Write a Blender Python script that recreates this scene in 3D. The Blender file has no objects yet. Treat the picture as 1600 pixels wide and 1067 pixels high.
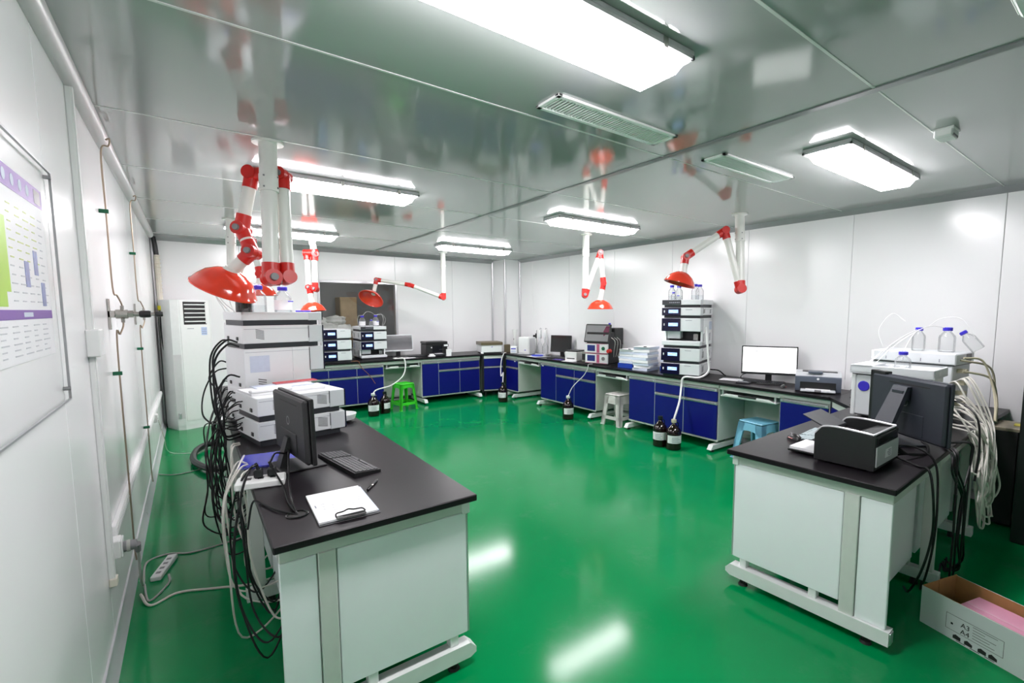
import bpy, math, random
from mathutils import Vector, Matrix
random.seed(7)
PI = math.pi
SC = bpy.context.scene
COL = SC.collection
# ------------------------------------------------------------------ camera, world, exposure
cam_d = bpy.data.cameras.new('camera'); cam = bpy.data.objects.new('camera', cam_d); COL.objects.link(cam)
cam_d.sensor_width = 36.0; cam_d.lens = 739.75 / 1600 * 36.0
cam_d.shift_x = -(870.75 - 800) / 1600; cam_d.shift_y = (555.0 - 533.5) / 1600
cam_d.clip_start = 0.05
def cam_matrix(pitch, yaw, roll, loc):
    p, a, r = map(math.radians, (pitch, yaw, roll))
    fw = Vector((math.sin(a) * math.cos(p), math.cos(a) * math.cos(p), -math.sin(p)))
    rt = Vector((math.cos(a), -math.sin(a), 0)); up = rt.cross(fw)
    rt2 = math.cos(r) * rt + math.sin(r) * up; up2 = -math.sin(r) * rt + math.cos(r) * up
    m = Matrix((rt2, up2, -fw)).transposed().to_4x4(); m.translation = loc
    return m
cam.matrix_world = cam_matrix(5.323, 37.778, 0.05, Vector((0, 0, 1.65)))
SC.camera = cam
W = bpy.data.worlds.new('world'); SC.world = W; W.use_nodes = True
W.node_tree.nodes['Background'].inputs[0].default_value = (0.6, 0.65, 0.7, 1)
W.node_tree.nodes['Background'].inputs[1].default_value = 0.05
SC.view_settings.view_transform = 'Standard'; SC.view_settings.look = 'None'
SC.view_settings.exposure = 1.65; SC.view_settings.gamma = 1.0; SC.view_settings.use_curve_mapping = False
LAMP_POWER = 13.0
SC.cycles.max_bounces = 7; SC.cycles.diffuse_bounces = 4; SC.cycles.glossy_bounces = 3; SC.cycles.transmission_bounces = 3; SC.cycles.transparent_max_bounces = 10
SC.cycles.caustics_reflective = False; SC.cycles.caustics_refractive = False
# ------------------------------------------------------------------ materials
MATS = {}
def mat(name, col, rough=0.5, metal=0.0, spec=0.5, var=0.05, nscale=18.0, bump=0.0, emit=None, estr=0.0, coat=0.0, rvar=0.05):
    if name in MATS: return MATS[name]
    m = bpy.data.materials.new(name); m.use_nodes = True; nt = m.node_tree; b = nt.nodes['Principled BSDF']
    tc = nt.nodes.new('ShaderNodeTexCoord'); nz = nt.nodes.new('ShaderNodeTexNoise')
    nz.inputs['Scale'].default_value = nscale; nz.inputs['Detail'].default_value = 4
    nt.links.new(tc.outputs['Object'], nz.inputs['Vector'])
    mx = nt.nodes.new('ShaderNodeMix'); mx.data_type = 'RGBA'
    mx.inputs[6].default_value = tuple(max(0, c * (1 - var)) for c in col) + (1,)
    mx.inputs[7].default_value = tuple(min(1, c * (1 + var)) for c in col) + (1,)
    nt.links.new(nz.outputs['Fac'], mx.inputs[0]); nt.links.new(mx.outputs[2], b.inputs['Base Color'])
    mr = nt.nodes.new('ShaderNodeMapRange')
    mr.inputs[3].default_value = max(0.02, rough - rvar); mr.inputs[4].default_value = min(1, rough + rvar)
    nt.links.new(nz.outputs['Fac'], mr.inputs[0]); nt.links.new(mr.outputs[0], b.inputs['Roughness'])
    b.inputs['Metallic'].default_value = metal; b.inputs['Specular IOR Level'].default_value = spec
    b.inputs['Coat Weight'].default_value = coat; b.inputs['Coat Roughness'].default_value = 0.06
    if bump:
        bp = nt.nodes.new('ShaderNodeBump'); bp.inputs['Strength'].default_value = bump; bp.inputs['Distance'].default_value = 0.01
        nt.links.new(nz.outputs['Fac'], bp.inputs['Height']); nt.links.new(bp.outputs['Normal'], b.inputs['Normal'])
    if emit:
        b.inputs['Emission Color'].default_value = tuple(emit) + (1,); b.inputs['Emission Strength'].default_value = estr
    MATS[name] = m; return m
def glassmat(name, tint=(0.95, 0.97, 0.97), refl=1.0, rough=0.03, milk=0.0):
    if name in MATS: return MATS[name]
    m = bpy.data.materials.new(name); m.use_nodes = True; nt = m.node_tree
    for n in list(nt.nodes): nt.nodes.remove(n)
    o = nt.nodes.new('ShaderNodeOutputMaterial'); t = nt.nodes.new('ShaderNodeBsdfTransparent'); g = nt.nodes.new('ShaderNodeBsdfGlossy')
    fr = nt.nodes.new('ShaderNodeLayerWeight'); mx = nt.nodes.new('ShaderNodeMixShader'); mu = nt.nodes.new('ShaderNodeMath'); mu.operation = 'MULTIPLY_ADD'
    fr.inputs['Blend'].default_value = 0.25; mu.inputs[1].default_value = refl; mu.inputs[2].default_value = 0.02
    t.inputs[0].default_value = tint + (1,); g.inputs['Roughness'].default_value = rough
    nt.links.new(fr.outputs['Fresnel'], mu.inputs[0]); nt.links.new(mu.outputs[0], mx.inputs[0])
    nt.links.new(t.outputs[0], mx.inputs[1]); nt.links.new(g.outputs[0], mx.inputs[2]); nt.links.new(mx.outputs[0], o.inputs[0])
    if milk:
        df = nt.nodes.new('ShaderNodeBsdfDiffuse'); df.inputs[0].default_value = (.9, .9, .92, 1); m2 = nt.nodes.new('ShaderNodeMixShader'); m2.inputs[0].default_value = milk
        nt.links.new(mx.outputs[0], m2.inputs[1]); nt.links.new(df.outputs[0], m2.inputs[2]); nt.links.new(m2.outputs[0], o.inputs[0])
    MATS[name] = m; return m
# epoxy floor: green with scuffs and faint pale wear
def floor_mat():
    m = mat('green_epoxy', (0.0, 0.235, 0.066), 0.135, spec=0.20, var=0.10, nscale=1.4, rvar=0.03)
    nt = m.node_tree; b = nt.nodes['Principled BSDF']
    tc = [n for n in nt.nodes if n.type == 'TEX_COORD'][0]; base = [n for n in nt.nodes if n.type == 'MIX'][0]
    n2 = nt.nodes.new('ShaderNodeTexNoise'); n2.inputs['Scale'].default_value = 3.1; n2.inputs['Detail'].default_value = 9; n2.inputs['Roughness'].default_value = 0.72
    nt.links.new(tc.outputs['Object'], n2.inputs['Vector'])
    rp = nt.nodes.new('ShaderNodeValToRGB'); rp.color_ramp.elements[0].position = 0.56; rp.color_ramp.elements[1].position = 0.80
    rp.color_ramp.elements[0].color = (0, 0, 0, 1); rp.color_ramp.elements[1].color = (0.30, 0.30, 0.30, 1)
    nt.links.new(n2.outputs['Fac'], rp.inputs[0])
    mx = nt.nodes.new('ShaderNodeMix'); mx.data_type = 'RGBA'; mx.inputs[7].default_value = (0.10, 0.30, 0.17, 1)
    nt.links.new(rp.outputs[0], mx.inputs[0]); nt.links.new(base.outputs[2], mx.inputs[6]); nt.links.new(mx.outputs[2], b.inputs['Base Color'])
    bp = nt.nodes.new('ShaderNodeBump'); bp.inputs['Strength'].default_value = 0.006; bp.inputs['Distance'].default_value = 0.02
    n3 = nt.nodes.new('ShaderNodeTexNoise'); n3.inputs['Scale'].default_value = 7; n3.inputs['Detail'].default_value = 2
    nt.links.new(tc.outputs['Object'], n3.inputs['Vector']); nt.links.new(n3.outputs['Fac'], bp.inputs['Height']); nt.links.new(bp.outputs['Normal'], b.inputs['Normal'])
    return m
FLOOR = floor_mat()
CEIL = mat('ceiling_panel_paint', (0.42, 0.43, 0.43), 0.09, spec=0.8, var=0.02, nscale=0.7, rvar=0.03)
WALL = mat('wall_panel_paint', (0.90, 0.90, 0.91), 0.22, spec=0.5, var=0.02, nscale=0.9)
SEAM = mat('white_seam', (0.70, 0.71, 0.70), 0.35)
STRIP = mat('grey_joint_strip', (0.20, 0.21, 0.22), 0.4)
ALU = mat('aluminium', (0.62, 0.62, 0.64), 0.32, metal=0.7)
COVE = mat('cove_aluminium', (0.40, 0.41, 0.42), 0.35, metal=0.5)
ROUNDCOVE = mat('round_cove_grey', (0.62, 0.60, 0.61), 0.4)
STEEL = mat('stainless', (0.55, 0.53, 0.50), 0.25, metal=0.95)
WHITEMETAL = mat('white_enamel', (0.80, 0.82, 0.81), 0.35)
SAGE = mat('sage_frame', (0.64, 0.67, 0.63), 0.38)
PANEL = mat('pale_laminate', (0.90, 0.925, 0.95), 0.40, var=0.03, nscale=4)
NAVY = mat('navy_laminate', (0.003, 0.005, 0.165), 0.38, spec=0.35, var=0.08)
PHEN = mat('black_phenolic', (0.011, 0.0085, 0.011), 0.33, spec=0.24, var=0.12, nscale=40, rvar=0.015)
CREAM = mat('instrument_white', (0.85, 0.87, 0.88), 0.38, var=0.02)
CREAM2 = mat('instrument_grey', (0.72, 0.75, 0.77), 0.40, var=0.02)
DARKB = mat('charcoal_plastic', (0.028, 0.030, 0.036), 0.42, var=0.15)
BLACK = mat('black_plastic', (0.012, 0.012, 0.013), 0.38, var=0.2)
BLACKG = mat('black_gloss', (0.008, 0.008, 0.009), 0.12)
BACKBLK = mat('monitor_charcoal', (0.022, 0.022, 0.024), 0.5, var=0.2, nscale=90)
SLATE = mat('slate_plastic', (0.032, 0.037, 0.05), 0.45, var=0.12, nscale=60)
DISPNAVY = mat('display_navy', (0.006, 0.005, 0.028), 0.18, var=0.1)
LCD = mat('lcd_blue', (0.2, 0.3, 0.6), 0.3, emit=(0.30, 0.50, 1.0), estr=0.50)
LCDTXT = mat('lcd_text', (0.7, 0.8, 1), 0.3, emit=(0.65, 0.8, 1.0), estr=0.42)
SCREENW = mat('screen_white', (0.9, 0.9, 0.9), 0.3, emit=(1, 1, 1), estr=0.5)
SCREENOFF = mat('screen_grey', (0.10, 0.10, 0.11), 0.12)
SCREENDK = mat('screen_dark', (0.010, 0.011, 0.012), 0.10)
RED = mat('red_polypropylene', (0.60, 0.016, 0.012), 0.33, var=0.08)
ORANGE = mat('orange_red_polycarbonate', (0.78, 0.05, 0.022), 0.14, var=0.05, coat=0.6)
WHITETUBE = mat('white_tube', (0.78, 0.79, 0.75), 0.30, var=0.02)
KNOB = mat('grey_knob', (0.22, 0.22, 0.23), 0.45)
GLASS = glassmat('clear_glass', (0.95, 0.96, 0.96), 0.6, 0.04, 0.10)
PANE = glassmat('window_glass', (0.90, 0.92, 0.92), 0.9)
ACRYL = glassmat('acrylic_sheet', (0.99, 0.99, 0.99), 0.02, 0.3)
BLUECAP = mat('blue_cap', (0.045, 0.03, 0.55), 0.35)
LIQ = glassmat('clear_liquid', (0.93, 0.95, 0.96), 0.1)
AMBER = mat('amber_glass', (0.010, 0.003, 0.002), 0.07, spec=0.7, var=0.3, nscale=6)
PAPER = mat('paper', (0.86, 0.86, 0.88), 0.7, var=0.02)
PAPERB = mat('paper_bluish', (0.62, 0.68, 0.80), 0.7, var=0.08, nscale=40)
INK = mat('ink', (0.30, 0.31, 0.36), 0.7)
INKD = mat('dark_ink', (0.02, 0.02, 0.02), 0.6)
GREENP = mat('green_stool_plastic', (0.05, 0.62, 0.03), 0.30, var=0.05)
GREYP = mat('grey_stool_plastic', (0.60, 0.58, 0.56), 0.40, var=0.05)
BLUEP = mat('blue_stool_plastic', (0.20, 0.50, 0.68), 0.35, var=0.05)
CARD = mat('kraft_card', (0.42, 0.235, 0.085), 0.8, var=0.15, nscale=30)
CARDW = mat('white_card', (0.66, 0.70, 0.70), 0.6, var=0.05, nscale=8)
PINK = mat('pink_paper_wrap', (0.80, 0.36, 0.52), 0.30, var=0.06)
PURPLE = mat('poster_purple', (0.20, 0.075, 0.40), 0.45)
LIME = mat('poster_lime', (0.42, 0.68, 0.07), 0.45, var=0.15, nscale=5)
BLUEIMG = mat('poster_photo_blue', (0.25, 0.30, 0.55), 0.4, var=0.6, nscale=60)
YELTXT = mat('poster_olive', (0.55, 0.62, 0.20), 0.5)
BLUEF = mat('blue_folder', (0.025, 0.03, 0.50), 0.16, var=0.15, nscale=5, coat=0.4)
BLUET = mat('blue_tray', (0.01, 0.05, 0.40), 0.35)
COPPER = mat('copper_line', (0.40, 0.32, 0.24), 0.35, metal=0.7)
CLIPG = mat('green_clip', (0.0, 0.13, 0.055), 0.4)
YELLOW = mat('yellow_tape', (0.75, 0.68, 0.02), 0.5)
INSUL = mat('pipe_wrap', (0.74, 0.70, 0.60), 0.7, var=0.1)
CABW = mat('white_cable', (0.68, 0.66, 0.60), 0.45, var=0.08)
CABG = mat('grey_cable', (0.42, 0.43, 0.40), 0.45, var=0.08)
CABB = mat('black_cable', (0.006, 0.006, 0.007), 0.45, spec=0.3)
PTFE = mat('ptfe_tube', (0.84, 0.84, 0.84), 0.3)
BEIGE = mat('beige_plug', (0.60, 0.55, 0.40), 0.5)
WHITEP = mat('white_plastic', (0.82, 0.83, 0.82), 0.4, var=0.02)
BROWNLID = mat('brown_lid', (0.13, 0.105, 0.06), 0.35, var=0.1)
DUCT = mat('dark_recess', (0.06, 0.065, 0.065), 0.6)
WOOD = mat('pale_wood', (0.45, 0.33, 0.19), 0.5, var=0.2, nscale=12)
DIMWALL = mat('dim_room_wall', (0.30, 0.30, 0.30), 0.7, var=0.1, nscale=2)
BAG = mat('white_bag', (0.75, 0.75, 0.72), 0.45, var=0.12, nscale=9, bump=0.3)
BLACKCAB = mat('black_cabinet', (0.010, 0.014, 0.013), 0.35, var=0.2)
BEIGEM = mat('beige_metal', (0.38, 0.34, 0.24), 0.5, metal=0.3, var=0.25, nscale=25)
RUBBER = mat('rubber', (0.01, 0.01, 0.01), 0.6)
MAGENTA = mat('magenta_trim', (0.55, 0.10, 0.22), 0.4)
LAMPM = mat('lamp_diffuser', (0.9, 0.9, 0.9), 0.35, emit=(1.0, 0.955, 0.99), estr=LAMP_POWER)
LAMPBODY = mat('lamp_body', (0.58, 0.58, 0.60), 0.4)
# ------------------------------------------------------------------ mesh builder
def spline(pts, k=6):
    P = [Vector(p) for p in pts]
    if len(P) < 3: return P
    P = [P[0] * 2 - P[1]] + P + [P[-1] * 2 - P[-2]]; out = []
    for i in range(1, len(P) - 2):
        a, b, c, d = P[i - 1:i + 3]
        for j in range(k):
            t = j / k
            out.append(0.5 * (2 * b + (c - a) * t + (2 * a - 5 * b + 4 * c - d) * t * t + (3 * b - a - 3 * c + d) * t ** 3))
    out.append(P[-2]); return out
class M:
    def __init__(s): s.v = []; s.f = []
    def add(s, vs, fs):
        o = len(s.v); s.v += [tuple(x) for x in vs]; s.f += [tuple(i + o for i in q) for q in fs]; return s
    def box(s, x0, x1, y0, y1, z0, z1, c=0.0):
        x0, x1 = sorted((x0, x1)); y0, y1 = sorted((y0, y1)); z0, z1 = sorted((z0, z1))
        c = min(c, (x1 - x0) * .45, (y1 - y0) * .45, (z1 - z0) * .45)
        if c <= 0:
            vs = [(x, y, z) for z in (z0, z1) for y in (y0, y1) for x in (x0, x1)]
            return s.add(vs, [(0, 2, 3, 1), (4, 5, 7, 6), (0, 1, 5, 4), (2, 6, 7, 3), (0, 4, 6, 2), (1, 3, 7, 5)])
        lo = (x0, y0, z0); hi = (x1, y1, z1); vs = []; idx = {}
        for sx in (0, 1):
            for sy in (0, 1):
                for sz in (0, 1):
                    sg = (sx, sy, sz)
                    for a in range(3):
                        p = [(hi[k] if sg[k] else lo[k]) if k == a else ((hi[k] - c) if sg[k] else (lo[k] + c)) for k in range(3)]
                        idx[sg + (a,)] = len(vs); vs.append(p)
        fs = []
        def sgn(a, sa, b, sb, k=None, sk=None):
            r = [0, 0, 0]; r[a] = sa; r[b] = sb
            if k is not None: r[k] = sk
            return tuple(r)
        for a in range(3):
            b, k = (a + 1) % 3, (a + 2) % 3
            for sa in (0, 1):
                fs.append([idx[sgn(a, sa, b, p, k, q) + (a,)] for p, q in ((0, 0), (1, 0), (1, 1), (0, 1))])
                for sb in (0, 1):
                    fs.append([idx[sgn(a, sa, b, sb, k, 0) + (a,)], idx[sgn(a, sa, b, sb, k, 1) + (a,)], idx[sgn(a, sa, b, sb, k, 1) + (b,)], idx[sgn(a, sa, b, sb, k, 0) + (b,)]])
        for sx in (0, 1):
            for sy in (0, 1):
                for sz in (0, 1): fs.append([idx[(sx, sy, sz, a)] for a in range(3)])
        cen = Vector([(lo[k] + hi[k]) / 2 for k in range(3)]); out = []
        for q in fs:
            p = [Vector(vs[i]) for i in q]; n = (p[1] - p[0]).cross(p[2] - p[0]); m = sum(p, Vector()) / len(p) - cen
            out.append(q if n.dot(m) > 0 else q[::-1])
        return s.add(vs, out)
    def prism(s, poly, ax, a0, a1):
        # poly in the two other axes (in order x,y,z without ax), extruded along ax
        n = len(poly); vs = []
        for a in (a0, a1):
            for p in poly:
                q = list(p); q.insert(ax, a); vs.append(q)
        area = sum(poly[i][0] * poly[(i + 1) % n][1] - poly[(i + 1) % n][0] * poly[i][1] for i in range(n))
        flip = (area > 0) ^ (ax == 1) ^ (a1 < a0)
        fs = [list(range(n)), [i + n for i in range(n)][::-1]] + [[i, i + n, (i + 1) % n + n, (i + 1) % n] for i in range(n)]
        return s.add(vs, [f[::-1] for f in fs] if flip else fs)
    def cyl(s, p, q, r, r2=None, n=14, cap=True):
        p = Vector(p); q = Vector(q); r2 = r if r2 is None else r2; d = (q - p).normalized()
        u = d.orthogonal().normalized(); w = d.cross(u)
        vs = [c + (u * math.cos(2 * PI * i / n) + w * math.sin(2 * PI * i / n)) * R for c, R in ((p, r), (q, r2)) for i in range(n)]
        fs = [(i, (i + 1) % n, n + (i + 1) % n, n + i) for i in range(n)]
        if cap: fs += [tuple(range(n))[::-1], tuple(range(n, 2 * n))]
        return s.add(vs, fs)
    def lathe(s, prof, n=20, o=(0, 0, 0), axis=(0, 0, 1), capb=True, capt=True):
        o = Vector(o); d = Vector(axis).normalized()
        u = (Vector((1, 0, 0)) if abs(d.x) < .9 else Vector((0, 1, 0))); u = (u - d * u.dot(d)).normalized(); w = d.cross(u)
        vs = []; m = len(prof)
        for r, z in prof:
            for i in range(n):
                a = 2 * PI * i / n; vs.append(o + d * z + (u * math.cos(a) + w * math.sin(a)) * r)
        fs = [(k * n + i, k * n + (i + 1) % n, (k + 1) * n + (i + 1) % n, (k + 1) * n + i) for k in range(m - 1) for i in range(n)]
        if capb: fs.append(tuple(range(n))[::-1])
        if capt: fs.append(tuple(range((m - 1) * n, m * n)))
        return s.add(vs, fs)
    def ball(s, c, r, n=12, sq=(1, 1, 1)):
        m = n // 2 + 1; vs = []; c = Vector(c)
        for k in range(m + 1):
            t = PI * k / m
            for i in range(n):
                a = 2 * PI * i / n
                vs.append(c + Vector((math.sin(t) * math.cos(a) * sq[0], math.sin(t) * math.sin(a) * sq[1], math.cos(t) * sq[2])) * r)
        fs = [(k * n + i, (k + 1) * n + i, (k + 1) * n + (i + 1) % n, k * n + (i + 1) % n) for k in range(m) for i in range(n)]
        return s.add(vs, fs)
    def tube(s, pts, r, n=6, k=6, cap=True, smooth=True):
        P = spline(pts, k) if smooth else [Vector(p) for p in pts]
        vs = []; u = None; L = len(P)
        for i, p in enumerate(P):
            d = (P[min(i + 1, L - 1)] - P[max(i - 1, 0)])
            d = d.normalized() if d.length > 1e-9 else Vector((0, 0, 1))
            u = d.orthogonal().normalized() if u is None else (u - d * u.dot(d))
            u = u.normalized() if u.length > 1e-6 else d.orthogonal().normalized()
            w = d.cross(u)
            for j in range(n):
                a = 2 * PI * j / n; vs.append(p + (u * math.cos(a) + w * math.sin(a)) * r)
        fs = [(i * n + j, i * n + (j + 1) % n, (i + 1) * n + (j + 1) % n, (i + 1) * n + j) for i in range(L - 1) for j in range(n)]
        if cap: fs += [tuple(range(n))[::-1], tuple(range((L - 1) * n, L * n))]
        return s.add(vs, fs)
    def hexa(s, b, t):
        # bottom quad b (4 pts), top quad t (4 pts), both counter-clockwise from above
        return s.add(list(b) + list(t), [(3, 2, 1, 0), (4, 5, 6, 7), (0, 1, 5, 4), (1, 2, 6, 5), (2, 3, 7, 6), (3, 0, 4, 7)])
    def xf(s, mtx):
        s.v = [tuple(mtx @ Vector(p)) for p in s.v]; return s
    def obj(s, name, m, parent=None, smooth=True, loc=None, rz=0.0):
        me = bpy.data.meshes.new(name); me.from_pydata(s.v, [], s.f); me.materials.append(m); me.update()
        if smooth:
            me.polygons.foreach_set('use_smooth', [True] * len(me.polygons)); me.set_sharp_from_angle(angle=0.55)
        o = bpy.data.objects.new(name, me); COL.objects.link(o)
        if parent is not None: o.parent = parent
        if loc is not None: o.location = loc
        if rz: o.rotation_euler = (0, 0, rz)
        return o
def tag(o, label, cat, group=None):
    o['label'] = label; o['category'] = cat
    if group: o['group'] = group
    return o
def thing(name, label, cat, loc=(0, 0, 0), rz=0.0, group=None):
    o = bpy.data.objects.new(name, None); o.empty_display_size = 0.05; COL.objects.link(o)
    o.location = loc; o.rotation_euler = (0, 0, rz); return tag(o, label, cat, group)
def struct(o): o['kind'] = 'structure'; return o
def stuff(o): o['kind'] = 'stuff'; return o
def part(name, m, parent, x0, x1, y0, y1, z0, z1, c=0.0, smooth=True, rot=None, loc=None):
    o = M().box(x0, x1, y0, y1, z0, z1, c).obj(name, m, parent, smooth, loc)
    if rot: o.rotation_euler = rot
    return o
def copy_of(o, parent, loc=None, rot=None):
    c = o.copy(); COL.objects.link(c); c.parent = parent
    if loc is not None: c.location = loc
    if rot is not None: c.rotation_euler = rot
    return c
R = math.radians
# ================================================================== THE ROOM
XL, XR, YB, YF, ZC = -0.375, 5.42, 8.75, -2.6, 2.68
fl = struct(M().box(XL - .1, XR + .1, YF - .1, YB + .1, -0.08, 0).obj('floor', FLOOR, None, False))
ce = struct(M().box(XL - .1, XR + .1, YF - .1, YB + .1, ZC + .03, ZC + .1).obj('ceiling', CEIL, None, False))
SX = 2.585
seams = [0.917 + 1.236 * k for k in range(-3, 7)]
ys = [YF] + [y for y in seams if YF < y < YB] + [YB]
for i in range(len(ys) - 1):
    for a, b in ((XL, SX - .022), (SX + .022, XR)):
        M().box(a, b, ys[i] + .002, ys[i + 1] - .002, ZC, ZC + .03).obj('ceiling_panel', CEIL, ce, False)
for y in ys[1:-1]:
    M().box(XL, SX - .022, y - .006, y + .006, ZC - .003, ZC + .02).obj('seam_trim', SEAM, ce, False)
    M().box(SX + .022, XR, y - .004, y + .004, ZC - .002, ZC + .02).obj('seam_trim', SEAM, ce, False)
M().box(SX - .024, SX + .024, YF, YB, ZC - .006, ZC + .02).obj('joint_strip', STRIP, ce, False)
def panels(parent, ax, fixed, thick, cuts, z0=0.0, z1=ZC):
    # wall panels standing on axis ax ('x': spread along x at y=fixed, 'y': along y at x=fixed)
    for a, b in zip(cuts[:-1], cuts[1:]):
        g = .0015
        if ax == 'y': M().box(fixed, fixed + thick, a + g, b - g, z0, z1, .003).obj('wall_panel', WALL, parent, False)
        else: M().box(a + g, b - g, fixed, fixed + thick, z0, z1, .003).obj('wall_panel', WALL, parent, False)
wl = struct(M().box(XL - .1, XL - .05, YF - .1, YB + .1, 0, ZC).obj('wall_left', WALL, None, False))
panels(wl, 'y', XL - .05, .05, [YF, -1.2, 0, 1.15, 2.45, 3.05, 4.2, 5.35, 6.5, 7.65, YB])
wr = struct(M().box(XR + .05, XR + .1, YF - .1, YB + .1, 0, ZC).obj('wall_right', WALL, None, False))
panels(wr, 'y', XR, .05, [YF, -1.4, -.25, .9, 2.05, 3.2, 4.35, 5.5, 6.65, 7.8, YB])
wf = struct(M().box(XL - .1, XR + .1, YF - .1, YF - .05, 0, ZC).obj('wall_front', WALL, None, False))
panels(wf, 'x', YF - .05, .05, [XL, .8, 1.95, 3.1, 4.25, XR])
# back wall with the window opening
WX0, WX1, WZ0, WZ1 = 1.74, 3.02, 1.00, 2.14
m = M().box(XL - .1, WX0, YB + .05, YB + .1, 0, ZC).box(WX1, XR + .1, YB + .05, YB + .1, 0, ZC).box(WX0, WX1, YB + .05, YB + .1, 0, WZ0).box(WX0, WX1, YB + .05, YB + .1, WZ1, ZC)
wb = struct(m.obj('wall_back', WALL, None, False))
panels(wb, 'x', YB, .05, [XL, .65, WX0]); panels(wb, 'x', YB, .05, [WX1, 4.15, XR])
panels(wb, 'x', YB, .05, [WX0, WX1], 0, WZ0); panels(wb, 'x', YB, .05, [WX0, WX1], WZ1, ZC)
win = struct(M().box(WX0, WX1, YB + .025, YB + .031, WZ0, WZ1).obj('window_1', PANE, None, False))
m = M()
for a in ((WX0 - .03, WX0 + .012, WZ0 - .03, WZ1 + .03), (WX1 - .012, WX1 + .03, WZ0 - .03, WZ1 + .03), (WX0, WX1, WZ0 - .03, WZ0 + .012), (WX0, WX1, WZ1 - .012, WZ1 + .03)):
    m.box(a[0], a[1], YB - .012, YB + .06, a[2], a[3], .003)
m.obj('window_frame', ALU, win)
# dim neighbouring room seen through the glass
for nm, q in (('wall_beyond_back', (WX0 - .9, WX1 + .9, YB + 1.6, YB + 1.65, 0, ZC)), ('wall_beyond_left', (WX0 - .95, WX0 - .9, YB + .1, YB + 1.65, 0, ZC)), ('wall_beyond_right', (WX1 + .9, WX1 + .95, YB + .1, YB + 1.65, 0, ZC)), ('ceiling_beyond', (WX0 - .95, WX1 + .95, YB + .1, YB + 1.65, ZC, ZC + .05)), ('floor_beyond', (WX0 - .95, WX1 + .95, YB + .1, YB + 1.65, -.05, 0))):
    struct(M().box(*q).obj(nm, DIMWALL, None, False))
dk = thing('storage_shelf', 'low shelf with bags on it seen through the back window', 'shelf', (2.2, YB + .75, 0))
part('shelf_board', WOOD, dk, -.75, .75, -.35, .35, 1.16, 1.20, .004)
for x in (-.72, .68):
    for y in (-.32, .28): part('shelf_post', STEEL, dk, x, x + .04, y, y + .04, 0, 1.16)
for i, (x, y, z, r) in enumerate(((1.75, .85, 1.31, .17), (2.02, .8, 1.33, .20), (2.28, .85, 1.32, .18), (1.92, 1.0, 1.48, .15), (2.20, .95, 1.50, .16), (2.62, .9, 1.30, .14))):
    m = M(); m.ball((0, 0, 0), 1, 16, (1.15, .8, .62))
    m.v = [tuple(Vector(p) * r * (1 + .16 * math.sin(7 * p[0] + 3 * i) * math.cos(6 * p[1] + i) + .09 * math.sin(13 * p[2] + i))) for p in m.v]
    tag(m.obj('plastic_bag', BAG, None, True, (x, YB + y, z - .03)), ['white plastic bag at the left end of the shelf behind the window', 'largest white plastic bag on the shelf behind the window', 'white plastic bag right of the largest one behind the window', 'upper left white bag in the heap behind the window', 'upper right white bag in the heap behind the window', 'lone white bag at the right end of the shelf behind the window'][i], 'bag', 'bags behind the window')
wd = thing('wooden_cabinet', 'pale wooden cabinet standing behind the back window', 'cabinet', (2.50, YB + 1.38, 0))
part('cabinet_body', WOOD, wd, -.16, .16, -.18, .2, 0, 1.92, .004); part('cabinet_door', WOOD, wd, -.15, .15, -.2, -.182, .05, 1.88, .004)
# boxed column in the far right corner with aluminium edges
bc = struct(M().box(5.06, XR, 8.25, YB, 0, ZC).obj('wall_column', WALL, None, False))
for x, y in ((5.055, YB - .012), (5.055, 8.245), (XR - .012, 8.243)):
    M().cyl((x, y, 0), (x, y, ZC), .022, n=10).obj('edge_trim', ALU, bc)
# cove and skirting trims
def trim(i, mesh, m): return struct(mesh.obj('trim_%d' % i, m))
c = .05
trim(1, M().prism([(YB, ZC), (YB - c, ZC), (YB - .012, ZC - c * .8), (YB, ZC - c)], 0, XL, 5.06), COVE)
trim(2, M().prism([(XR, ZC), (XR - c, ZC), (XR - .012, ZC - c * .8), (XR, ZC - c)], 1, YF, 8.25), COVE)
trim(3, M().cyl((XL + .012, YF, ZC - .012), (XL + .012, YB - .3, ZC - .012), .044, n=20), ROUNDCOVE)
trim(4, M().cyl((XL + .02, YB - .02, 0), (XL + .02, YB - .02, ZC), .035, n=12), ALU)
bs = struct(M().prism([(XL, 0), (XL + .035, 0), (XL + .028, .012), (XL + .010, .05), (XL + .008, .085), (XL, .09)], 1, YF, YB).obj('baseboard_left', mat('skirting_grey', (.60, .60, .62), .3)))
struct(M().prism([(YB, 0), (YB - .03, 0), (YB - .01, .06), (YB, .08)], 0, XL, 5.06).obj('baseboard_back', ALU))
struct(M().prism([(XR, 0), (XR - .03, 0), (XR - .01, .06), (XR, .08)], 1, YF, 8.25).obj('baseboard_right', ALU))
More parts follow.
